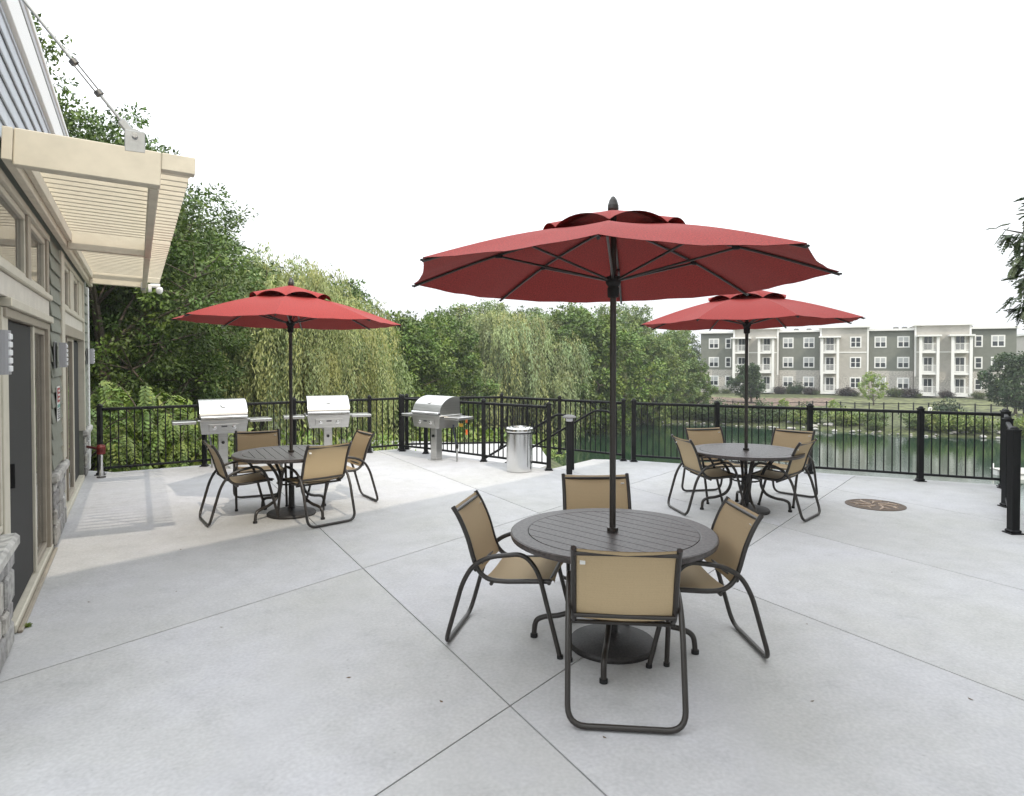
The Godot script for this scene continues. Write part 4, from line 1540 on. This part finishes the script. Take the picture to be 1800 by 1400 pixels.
# ---------------------------------------------------------------- apartments across the pond
var apt = Transform3D(Basis(Vector3(0.897, 0, 0.442), Vector3.UP, Vector3(-0.442, 0, 0.897)), Vector3(30.17, -3.4, -106.0))

func along(u):
	var k = (u - 900.0) / F
	return (k * 106.0 - 30.17) / (0.897 + 0.442 * k)

func apt_window(o, u0, u1, floor_, z, double = true):
	var x0 = along(u0)
	var x1 = along(u1)
	var y = 0.80 + 2.92 * floor_
	var w = x1 - x0
	var h = 1.62
	var f = B.new()
	f.box(at(Vector3((x0 + x1) * 0.5, y + h * 0.5, z + 0.02)), Vector3(w, h, 0.08), 0.0)
	var win = part(o, "window", f, M.apt_white)
	var n = 2 if double else 1
	var pw = (w - 0.34 - 0.14 * (n - 1)) / n
	for i in n:
		var cx = x0 + 0.17 + pw * 0.5 + i * (pw + 0.14)
		for j in 2:
			var blind = j == 1 and int(u0 * 7 + floor_ * 3) % 3 != 0
			part(win, "pane", cbox(Vector3(pw, 0.60, 0.02), 0.0), M.apt_blind if blind else M.apt_glass, at(Vector3(cx, y + 0.47 + j * 0.68, z + 0.065)))

func balcony(o, u0, u1, z):
	var x0 = along(u0)
	var x1 = along(u1)
	var zf = z + 1.5
	for x in [x0, x1 - 0.32]:
		part(o, "column", cbox(Vector3(0.34, 8.1, 0.34), 0.0), M.apt_white, at(Vector3(x + 0.17, 4.05, zf)))
	for f in 3:
		var y = 2.92 * f
		part(o, "balcony_slab", cbox(Vector3(x1 - x0 - 0.70, 0.30, 1.5), 0.0), M.apt_white, at(Vector3((x0 + x1) * 0.5, y + 0.15, z + 0.80)))
		var dw = part(o, "balcony_door", cbox(Vector3(x1 - x0 - 1.0, 2.1, 0.08), 0.0), M.apt_white, at(Vector3((x0 + x1) * 0.5, y + 1.36, z + 0.03)))
		for s in [-1.0, 1.0]:
			part(dw, "pane", cbox(Vector3((x1 - x0 - 1.4) * 0.46, 1.8, 0.03), 0.0), M.apt_glass, at(Vector3(s * (x1 - x0 - 1.4) * 0.26, 0.02, 0.04)))
		var rl = B.new()
		var xa = x0 + 0.36
		var xb = x1 - 0.36
		rl.box(at(Vector3((xa + xb) * 0.5, y + 1.30, zf)), Vector3(xb - xa, 0.07, 0.07), 0.0)
		rl.box(at(Vector3((xa + xb) * 0.5, y + 0.42, zf)), Vector3(xb - xa, 0.06, 0.06), 0.0)
		var n = int((xb - xa) / 0.13)
		for k in n + 1:
			rl.box(at(Vector3(lerpf(xa + 0.03, xb - 0.03, float(k) / n), y + 0.86, zf)), Vector3(0.04, 0.86, 0.04), 0.0)
		part(o, "balcony_railing", rl, M.apt_white)
	part(o, "canopy_slab", cbox(Vector3(x1 - x0 + 0.5, 0.22, 2.0), 0.0), M.apt_white, at(Vector3((x0 + x1) * 0.5, 8.22, z + 1.0)))

func build_apartments():
	var o = thing("apartment_building", "three storey grey and beige apartment building with white balconies across the pond", "building")
	o.transform = apt
	# [u0, u1, is bay, top]
	var secs = [[1232, 1289.5, false, 9.05], [1290, 1369.5, true, 9.55], [1370, 1441, false, 9.05], [1441.5, 1527, true, 9.55], [1527.5, 1606, false, 9.05], [1606.5, 1706, true, 9.65], [1706.5, 1787, false, 9.1]]
	for s in secs:
		var x0 = along(s[0])
		var x1 = along(s[1])
		var z = 0.7 if s[2] else 0.0
		var lowm = 3.35 if not s[2] else 2.6
		var b = B.new()
		b.box(at(Vector3((x0 + x1) * 0.5, (lowm + s[3]) * 0.5, -7.0 + z * 0.5)), Vector3(x1 - x0, s[3] - lowm, 14.0 + z), 0.0)
		part(o, "wall", b, M.apt_beige if s[2] else M.apt_grey)
		var b2 = B.new()
		b2.box(at(Vector3((x0 + x1) * 0.5, (lowm - 2.0) * 0.5, -7.0 + z * 0.5 + 0.03)), Vector3(x1 - x0 - 0.02, lowm + 2.0, 14.0 + z), 0.0)
		part(o, "stone_base", b2, M.apt_stone)
		part(o, "roof_edge", cbox(Vector3(x1 - x0 + 0.5, 0.28, 14.9 + z), 0.0), M.apt_white, at(Vector3((x0 + x1) * 0.5, s[3] + 0.14, -6.9 + z * 0.5 + (0.004 if s[2] else 0.0))))
		if s[2]:
			for xx in [x0 + 0.12, x1 - 0.12]:
				part(o, "corner_board", cbox(Vector3(0.22, s[3] - 2.6, 0.06), 0.0), M.apt_white, at(Vector3(xx, (s[3] + 2.6) * 0.5, 0.74)))
			part(o, "belt_board", cbox(Vector3(x1 - x0 - 0.5, 0.16, 0.06), 0.0), M.apt_white, at(Vector3((x0 + x1) * 0.5, 6.0, 0.73)))
	for f in 3:
		apt_window(o, 1246, 1264, f, 0.0)
		apt_window(o, 1275, 1285.5, f, 0.0, false)
		apt_window(o, 1376, 1395, f, 0.0)
		apt_window(o, 1412, 1432, f, 0.0)
		apt_window(o, 1494, 1514, f, 0.7)
		apt_window(o, 1537, 1558.5, f, 0.0)
		apt_window(o, 1577, 1599, f, 0.0)
		apt_window(o, 1713, 1727.5, f, 0.0, false)
		apt_window(o, 1742, 1767, f, 0.0)
	balcony(o, 1291.5, 1319, 0.7)
	balcony(o, 1335, 1363, 0.7)
	balcony(o, 1443.5, 1475, 0.7)
	balcony(o, 1613, 1647.5, 0.7)
	balcony(o, 1668, 1704.5, 0.7)
	for u in [1420, 1397, 1578, 1594, 1713]:
		part(o, "roof_vent", cbox(Vector3(0.7, 0.45, 0.7), 0.1), M.steel_dark, at(Vector3(along(u), 9.5, -4.0)))
	var o2 = thing("far_apartment_building", "pale far apartment block half hidden beyond the end of the grey building", "building")
	o2.transform = Transform3D(apt.basis, P(95.0, 122.0, -3.0))
	part(o2, "wall", cbox(Vector3(24.0, 10.0, 12.0), 0.0), M.apt_beige, at(Vector3(12.0, 4.0, -6.0)))
	part(o2, "roof", cbox(Vector3(24.8, 0.4, 12.8), 0.0), M.apt_white, at(Vector3(12.0, 9.2, -6.0)))
	for f in 3:
		for k in 5:
			var w = part(o2, "window", cbox(Vector3(1.9, 1.6, 0.1), 0.0), M.apt_white, at(Vector3(2.0 + k * 4.4, 1.6 + f * 2.95, 0.02)))
			part(w, "pane", cbox(Vector3(1.5, 1.25, 0.03), 0.0), M.apt_glass, at(Vector3(0, 0, 0.06)))

func rock(seed_, r):
	var rr = RandomNumberGenerator.new()
	rr.seed = seed_
	var b = B.new()
	var rings = [Vector2(0.62, -0.3), Vector2(0.98, 0.05), Vector2(0.86, 0.42), Vector2(0.45, 0.66)]
	var pts = []
	for q in rings:
		var row = []
		for j in 7:
			var a = TAU * j / 7 + rr.randf_range(-0.25, 0.25)
			var k = r * rr.randf_range(0.72, 1.12)
			row.append(Vector3(cos(a) * q.x * k, q.y * r * rr.randf_range(0.85, 1.1), sin(a) * q.x * k * 0.8))
		pts.append(row)
	var top = Vector3(0, r * 0.7, 0)
	for i in 3:
		for j in 7:
			var j2 = (j + 1) % 7
			for t in [[pts[i][j], pts[i + 1][j], pts[i + 1][j2]], [pts[i][j], pts[i + 1][j2], pts[i][j2]]]:
				var nn = (t[1] - t[0]).cross(t[2] - t[0]).normalized()
				if nn.dot((t[0] + t[1] + t[2]) / 3.0) < 0:
					nn = -nn
				b.tri(t[0], t[1], t[2], nn)
	for j in 7:
		var nn = (pts[3][j] - top).cross(pts[3][(j + 1) % 7] - top).normalized()
		b.tri(top, pts[3][j], pts[3][(j + 1) % 7], nn if nn.y > 0 else -nn)
	return b.mesh()

# point of the ground seen at photo pixel u, at distance d
func col(u, d):
	return (u - 900.0) / F * d

func build_far_bank():
	# mown lawn in front of the apartments, bare soil beside it, gravel path
	var lb = B.new()
	sheet(lb, Vector2(col(1180, 97), 97), Vector2(col(1830, 82), 82), Vector2(col(1830, 66), 66), Vector2(col(1180, 76), 76), 0.05)
	struct("lawn", lb, M.lawn)
	var sb = B.new()
	sheet(sb, Vector2(col(1170, 92), 92), Vector2(col(1470, 88), 88), Vector2(col(1450, 77), 77), Vector2(col(1150, 80), 80), 0.09)
	struct("soil_bed", sb, M.soil)
	var gp = B.new()
	sheet(gp, Vector2(col(1148, 84), 84), Vector2(col(1168, 84), 84), Vector2(col(1192, 73), 73), Vector2(col(1160, 73), 73), 0.10)
	struct("gravel_path", gp, M.concrete[0])
	# post and rail fence on the far bank
	var o = thing("bank_fence", "low dark post and rail fence along the bank below the apartments", "fence")
	var a = Vector2(col(1222, 73), 73)
	var b = Vector2(col(1830, 63), 63)
	var n = 24
	for i in n + 1:
		var q = a.lerp(b, float(i) / n)
		part(o, "post", cbox(Vector3(0.09, 1.3, 0.09), 0.0), M.black, at(P(q.x, q.y, land(q.x, q.y) + 0.55)))
		if i < n:
			var q2 = a.lerp(b, float(i + 1) / n)
			for h in [1.08, 0.35]:
				part(o, "rail", bar(P(q.x, q.y, land(q.x, q.y) + h), P(q2.x, q2.y, land(q2.x, q2.y) + h), 0.05, 0.06, 0.0), M.black)
	var wp = thing("pump_housing", "small white pump housing with a bent pipe on the far bank", "pump", P(col(1632, 61), 61, land(col(1632, 61), 61) + 0.0))
	part(wp, "housing", cbox(Vector3(0.55, 0.8, 0.5), 0.04), M.apt_white, at(Vector3(0, 0.4, 0)))
	var pb = B.new()
	pb.tube(rounded([Vector3(0.1, 0.75, 0), Vector3(0.1, 1.25, 0), Vector3(0.35, 1.25, 0), Vector3(0.35, 0.3, 0)], 0.1, 4), 0.06, 8)
	part(wp, "pipe", pb, M.apt_white)
	# pale floating dock moored past the corner of the railings
	var dk = thing("floating_dock", "pale floating dock on the pond beyond the corner of the railings", "dock", P(28.3, 35.0, WATER))
	for i in 9:
		part(dk, "deck_board", cbox(Vector3(0.50, 0.05, 1.9), 0.008), M.limestone, at(Vector3(-2.16 + i * 0.53, 0.30, 0)))
	for s in [-1.0, 1.0]:
		part(dk, "float", cbox(Vector3(4.7, 0.36, 0.5), 0.05), M.apt_white, at(Vector3(-0.04, 0.09, s * 0.62)))
	for s in [-2.2, 2.0]:
		var pl = B.new()
		pl.tube([Vector3(s, -1.2, -1.02), Vector3(s, 0.55, -1.02)], 0.06, 8)
		part(dk, "mooring_post", pl, M.apt_white)
	# stones along the water's edge
	var rk = []
	for k in 6:
		rk.append(rock(60 + k, 0.5))
	var rr = RandomNumberGenerator.new()
	rr.seed = 12
	var line = [Vector2(6.7, 65), Vector2(12.5, 63.6), Vector2(18, 63), Vector2(26, 57.6), Vector2(32, 53.5), Vector2(38, 51.5), Vector2(42, 50.9)]
	for i in line.size() - 1:
		var ln = line[i].distance_to(line[i + 1])
		var m = int(ln / 0.42)
		for k in m:
			var q = line[i].lerp(line[i + 1], (k + rr.randf()) / m)
			var big = q.distance_to(Vector2(26.2, 57.9)) < 2.6 or q.distance_to(Vector2(37.5, 52.0)) < 3.0
			q += Vector2(rr.randf_range(-0.1, 0.3), rr.randf_range(-0.3, 0.5 if not big else 2.6))
			var s = rr.randf_range(0.16, 0.42) * (2.0 if big else 1.0)
			var t = MeshInstance3D.new()
			t.name = numbered("shore_rock")
			t.mesh = rk[rr.randi() % 6]
			t.material_override = M.stones[[1, 1, 3, 0][rr.randi() % 4]]
			add_child(t)
			t.position = P(q.x, q.y, max(land(q.x, q.y), WATER) + 0.02)
			t.rotation.y = rr.randf() * TAU
			t.scale = Vector3(s, s * 0.7, s)
			tag(t, "pale rock lying at the water's edge on the far shore", "rock", "rocks along the far shore")

func sheet(b, p0, p1, p2, p3, lift):
	var n = 24
	var first = b.v.size()
	for j in n + 1:
		for i in n + 1:
			var q = p0.lerp(p1, float(i) / n).lerp(p3.lerp(p2, float(i) / n), float(j) / n)
			b.v.append(P(q.x, q.y, land(q.x, q.y) + lift))
			b.n.append(Vector3.UP)
	for j in n:
		for i in n:
			var k = first + j * (n + 1) + i
			b.itri(k, k + 1, k + n + 2)
			b.itri(k, k + n + 2, k + n + 1)

# ---------------------------------------------------------------- trees and shrubs
func build_trees():
	var dark = [0.085, 0.135, 0.025]
	var mid = [0.125, 0.185, 0.032]
	var pale = [0.260, 0.300, 0.120]
	var lime = [0.220, 0.300, 0.055]
	# large tree beside the clubhouse and its neighbour over the roof
	var big = broadleaf(101, 12.0, 4.3, 0.24, 58, 28, 64, 0.135, dark, 0.30, 0.5)
	plant("shade_tree", "tall dark shade tree rising behind the pergola and railing", "tree", big, -11.2, 18.4, Vector3(0.95, 0.91, 0.95), 0.4)
	plant("shade_tree", "tall dark shade tree reaching above the clubhouse roof", "tree", big, -15.6, 16.4, Vector3(1.0, 1.25, 1.0), 2.3)
	plant("shade_tree", "dark shade tree behind the clubhouse corner", "tree", big, -16.0, 21.5, Vector3(0.9, 0.9, 0.9), 4.1)
	plant("shade_tree", "dark tree rising between the shade tree and the willows", "tree", big, -12.5, 25.0, Vector3(0.95, 0.86, 0.95), 5.2)

	var w1 = willow(201, 9.0, 4.2, 2900, 26, 0.20, pale)
	var w2 = willow(202, 10.0, 5.0, 2900, 26, 0.26, [0.235, 0.275, 0.115])
	plant("weeping_willow", "pale weeping willow behind the grill next to the clubhouse", "tree", w1, -10.6, 27.0, 1.0, 0.0)
	plant("weeping_willow", "pale weeping willow behind the grill table umbrella's pole", "tree", w1, -8.2, 26.2, Vector3(0.78, 0.76, 0.78), 2.0)
	plant("weeping_willow", "tall pale willow top showing above the grill table umbrella", "tree", w1, -12.6, 33.0, Vector3(1.15, 1.12, 1.15), 3.6)
	plant("weeping_willow", "large pale weeping willow among the broadleaf trees across the pond", "tree", w2, -0.4, 54.0, Vector3(1.15, 1.06, 1.15), 0.7)
	plant("weeping_willow", "smaller weeping willow beside the large one across the pond", "tree", w2, 6.2, 60.0, Vector3(0.8, 0.9, 0.8), 3.0)

	var b1 = broadleaf(301, 9.0, 3.4, 0.14, 34, 20, 30, 0.23, mid, 0.32)
	var b2 = broadleaf(302, 9.0, 3.2, 0.12, 34, 20, 30, 0.23, [0.105, 0.160, 0.030], 0.32)
	var b3 = broadleaf(303, 9.0, 2.6, 0.10, 30, 18, 30, 0.21, [0.165, 0.225, 0.070], 0.28)
	var b4 = broadleaf(304, 9.0, 3.3, 0.12, 34, 20, 30, 0.22, [0.205, 0.250, 0.095], 0.25)
	var g = "broadleaf trees on the wooded bank"
	var spots = [
		# variant, u, d, top v
		[b1, 645, 36, 572], [b2, 700, 38, 563], [b1, 745, 41, 566], [b2, 790, 45, 565], [b4, 822, 60, 548],
		[b4, 858, 66, 542], [b2, 600, 44, 506], [b2, 745, 50, 585], [b4, 955, 57, 566], [b2, 1005, 56, 556], [b1, 1050, 58, 560],
		[b3, 1065, 74, 540], [b3, 1120, 76, 540], [b1, 1100, 64, 585], [b3, 1150, 62, 588], [b3, 1190, 68, 582], [b2, 1222, 71, 634],
		[b2, 770, 62, 560], [b1, 980, 78, 546], [b2, 930, 84, 550], [b1, 880, 88, 552], [b2, 1020, 90, 552], [b1, 700, 66, 568], [b2, 640, 60, 575], [b1, 560, 52, 560]]
	var words = ["full mid green tree", "dense dark green tree", "loose light green tree", "pale rounded green tree"]
	var by = [" beside the small willow", " behind the second grill", " behind the third grill", " past the third grill", " crowning the wood above the stairs", " topping the wood left of the large willow",
		" with airy top over the grill umbrella", " low behind the third grill's hood", " beside the large willow", " behind the trash can railing", " behind the middle umbrella's pole",
		" tall behind the middle umbrella's pole", " feathery tall behind the pond umbrella's tip", " behind the twin railing posts", " standing free by the gravel path", " next to the apartment building's end", " short and dark at the apartment building's end",
		" deep in the wood over the third grill", " deep in the wood behind the stairs", " deep in the wood above the trash can", " far back in the wood", " far back behind the middle pole", " far back behind the second grill", " far back behind the willows", " behind the grill umbrella's canopy"]
	var k = 0
	for s in spots:
		var x = col(s[1], s[2])
		var y = land(x, s[2])
		var hh = CAM_H + (630.0 - s[3]) / F * s[2] - y
		var sc = hh / 9.0
		var wd = sc * [1.0, 1.12, 0.92][k % 3]
		var which = 0 if s[0] == b1 else (1 if s[0] == b2 else (2 if s[0] == b3 else 3))
		plant("broadleaf_tree", words[which] + by[k].replace(" left of", " beside"), "tree", s[0], x, s[2], Vector3(wd, sc * 1.04, wd), k * 1.9, g)
		k += 1
	# far woods beyond everything, closing the horizon
	for i in 26:
		var u = 90.0 + i * 50.0
		var d = 105.0 + (i * 37 % 23)
		var x = col(u, d)
		if u > 1205:
			continue
		plant("broadleaf_tree", "distant tree of the wood closing the view behind the pond", "tree", [b1, b2][i % 2], x, d, Vector3(1.35, 1.05 + 0.1 * (i % 3), 1.35), i * 2.1, "distant trees behind the pond")

	# trees and shrubs on the lawn
	var sap = broadleaf(401, 4.0, 1.5, 0.25, 16, 14, 16, 0.17, lime, 0.25)
	var orn = broadleaf(402, 5.0, 2.2, 0.20, 26, 18, 32, 0.20, [0.050, 0.085, 0.030], 0.3)
	lawn_tree(orn, 1322, 82, 640, "dark round ornamental tree in front of the apartment balconies")
	lawn_tree(sap, 1537, 76, 654, "bright green sapling on the lawn by the soil bed")
	lawn_tree(orn, 1787, 66, 622, "dark green lawn tree at the end of the apartment lawn")
	lawn_tree(sap, 1757, 84, 664, "thin young tree against the apartment stone base")
	lawn_tree(sap, 1378, 66, 700, "small leafy sapling on the bank below the soil bed")
	lawn_tree(sap, 1467, 66, 702, "low sapling on the bank beside the bare post")

	var ev = shrub(501, 1.0, 0.62, 16, 26, 0.10, 0.5, [0.035, 0.062, 0.022])
	var hedge = shrub(502, 1.0, 0.75, 16, 26, 0.10, 0.55, [0.085, 0.11, 0.030])
	var plum = shrub(503, 1.0, 0.70, 16, 26, 0.10, 0.55, [0.040, 0.028, 0.026])
	var row = [[1262, 0.9, 1], [1281, 0.9, 1], [1374, 1.5, 2], [1392, 1.0, 1], [1402, 1.9, 0], [1424, 1.4, 2], [1434, 0.9, 1], [1488, 1.6, 2], [1503, 0.9, 1], [1572, 1.6, 1], [1596, 1.7, 2], [1607, 1.0, 1], [1660, 1.3, 2], [1716, 1.2, 1], [1738, 1.1, 1]]
	var nm = ["dark green shrub", "rounded olive shrub", "purple leaved shrub"]
	for q in row:
		var s = along(q[0])
		var p = apt * Vector3(s, 0, 2.6)
		plant("foundation_shrub", nm[q[2]] + " in the bed along the apartment wall", "shrub", [ev, hedge, plum][q[2]], p.x, -p.z, Vector3(q[1] * 1.3, q[1], q[1] * 1.1), q[0], nm[q[2]] + "s along the apartments")
	plant("conical_evergreen", "small dark evergreen standing on the lawn by the bank fence", "shrub", ev, col(1668, 62), 62, Vector3(2.1, 2.1, 2.1), 0.3)

	# growth on the far bank between the fence and the water
	var bank1 = shrub(511, 1.0, 0.85, 18, 30, 0.13, 0.42, [0.165, 0.215, 0.050])
	var bank2 = shrub(512, 1.0, 0.80, 18, 30, 0.13, 0.45, [0.115, 0.160, 0.042])
	var bank3 = shrub(513, 1.0, 0.80, 18, 30, 0.12, 0.45, [0.060, 0.095, 0.028])
	var r = RandomNumberGenerator.new()
	r.seed = 77
	var line = [Vector2(3.0, 60), Vector2(6.7, 65), Vector2(12.5, 63.6), Vector2(18, 63), Vector2(26, 57.6), Vector2(32, 53.5), Vector2(38, 51.5), Vector2(46, 50)]
	for i in line.size() - 1:
		var m = int(line[i].distance_to(line[i + 1]) / 1.05)
		for j in m:
			var q = line[i].lerp(line[i + 1], (j + r.randf()) / m) + Vector2(r.randf_range(-0.4, 0.9), r.randf_range(0.8, 5.2))
			var t = r.randi() % 3
			var h = r.randf_range(0.7, 2.1)
			plant("bank_shrub", ["lime green leafy bush", "green weedy bush", "dark green bush"][t] + " on the far bank above the shore rocks", "shrub", [bank1, bank2, bank3][t], q.x, q.y, Vector3(h * 1.1, h, h * 1.1), r.randf() * TAU, ["lime bushes on the far bank", "weedy bushes on the far bank", "dark bushes on the far bank"][t])

	# bushes on the slope beyond the grills and stairs
	var leafy = shrub(521, 1.0, 0.80, 22, 34, 0.085, 0.45, [0.165, 0.225, 0.050])
	var pin = pinnate(522, 1.0, 0.62, 0.25, 34, 34, [0.150, 0.215, 0.042], 0.12, 6, 0.40, 0.17)
	var near = [[-7.0, 12.4, 1.9], [-6.0, 13.6, 1.7], [-5.0, 12.9, 1.3], [-4.1, 13.9, 1.3], [-7.8, 14.4, 2.4], [-6.4, 11.4, 1.5], [-5.6, 11.7, 1.2], [-3.2, 14.8, 1.2], [-8.8, 16.0, 2.6], [-4.8, 15.5, 1.6], [-3.6, 17.5, 1.3]]
	for q in near:
		plant("slope_bush", "leafy green bush on the slope just beyond the grill railing", "shrub", leafy, q[0], q[1], Vector3(q[2] * 1.05, q[2] * 1.25, q[2] * 1.05), q[0] * 3.0, "bushes beyond the grill railing")
	var sum_ = [[-7.4, 11.6, 2.95], [-7.2, 12.9, 3.3], [-6.3, 12.6, 2.75], [-8.6, 13.2, 3.4]]
	for q in sum_:
		plant("sumac_bush", "bright lime bush with feathery compound leaves beside the clubhouse corner", "shrub", pin, q[0], q[1], Vector3(q[2] * 0.62, q[2], q[2] * 0.62), q[1] * 2.0, "feathery bushes by the clubhouse corner")
	var low = [[col(825, 29), 29, 3.4], [col(800, 31), 31, 3.2], [col(860, 33), 33, 3.3], [col(770, 34), 34, 3.4], [col(700, 30), 30, 2.4], [col(645, 31), 31, 2.2], [col(905, 38), 38, 2.8], [col(950, 42), 42, 2.8], [col(590, 29.5), 29.5, 2.0], [col(735, 31), 31, 2.2], [col(1010, 66), 66, 2.6], [col(1050, 67), 67, 2.4], [col(985, 58), 58, 2.6], [col(960, 50), 50, 2.6], [col(930, 45), 45, 2.8]]
	for q in low:
		plant("pond_bush", "rounded bright green bush at the foot of the wood past the stairs", "shrub", leafy, q[0], q[1], Vector3(q[2] * 1.0, q[2] * 0.9, q[2] * 1.0), q[0], "bushes at the foot of the wood")

	# tree with hanging compound leaves overhanging the short railing
	var ash = pinnate(601, 9.5, 3.1, 0.60, 50, 90, [0.070, 0.098, 0.036], 0.30, 8, 0.34, 0.22)
	plant("walnut_tree", "tree with hanging feathery leaves beyond the short railing", "tree", ash, 12.35, 12.4, 1.0, 1.0)
	# bare branch standing out of the willows
	var db = B.new()
	var base = Vector3(0, 0, 0)
	for q in [[Vector3(0.5, 2.6, 0), 0.035], [Vector3(1.1, 2.3, 0.2), 0.025], [Vector3(-0.3, 2.2, 0.1), 0.02], [Vector3(1.5, 1.7, 0), 0.02], [Vector3(0.8, 3.0, -0.2), 0.015]]:
		db.tube(through([base, q[0] * 0.5 + Vector3(-0.05, 0.0, 0.05), q[0]], 3), [q[1], q[1] * 0.9, q[1] * 0.8, q[1] * 0.65, q[1] * 0.5, q[1] * 0.35, q[1] * 0.15], 5)
	db.tube([Vector3(0, -6.0, 0), Vector3(-0.1, -3.0, 0), base], [0.12, 0.07, 0.04], 6)
	var dt = thing("dead_tree", "bare grey dead branch poking up between shade tree and willow", "tree", P(col(352, 24), 24, 3.85))
	part(dt, "trunk", db, M.bark_pale)

func lawn_tree(meshes, u, d, top, label):
	var x = col(u, d)
	var y = land(x, d)
	var hh = CAM_H + (630.0 - top) / F * d - y
	var sc = hh / (4.0 if label.contains("sapling") or label.contains("young") else 5.0)
	plant("lawn_tree", label, "tree", meshes, x, d, sc, u * 0.7)
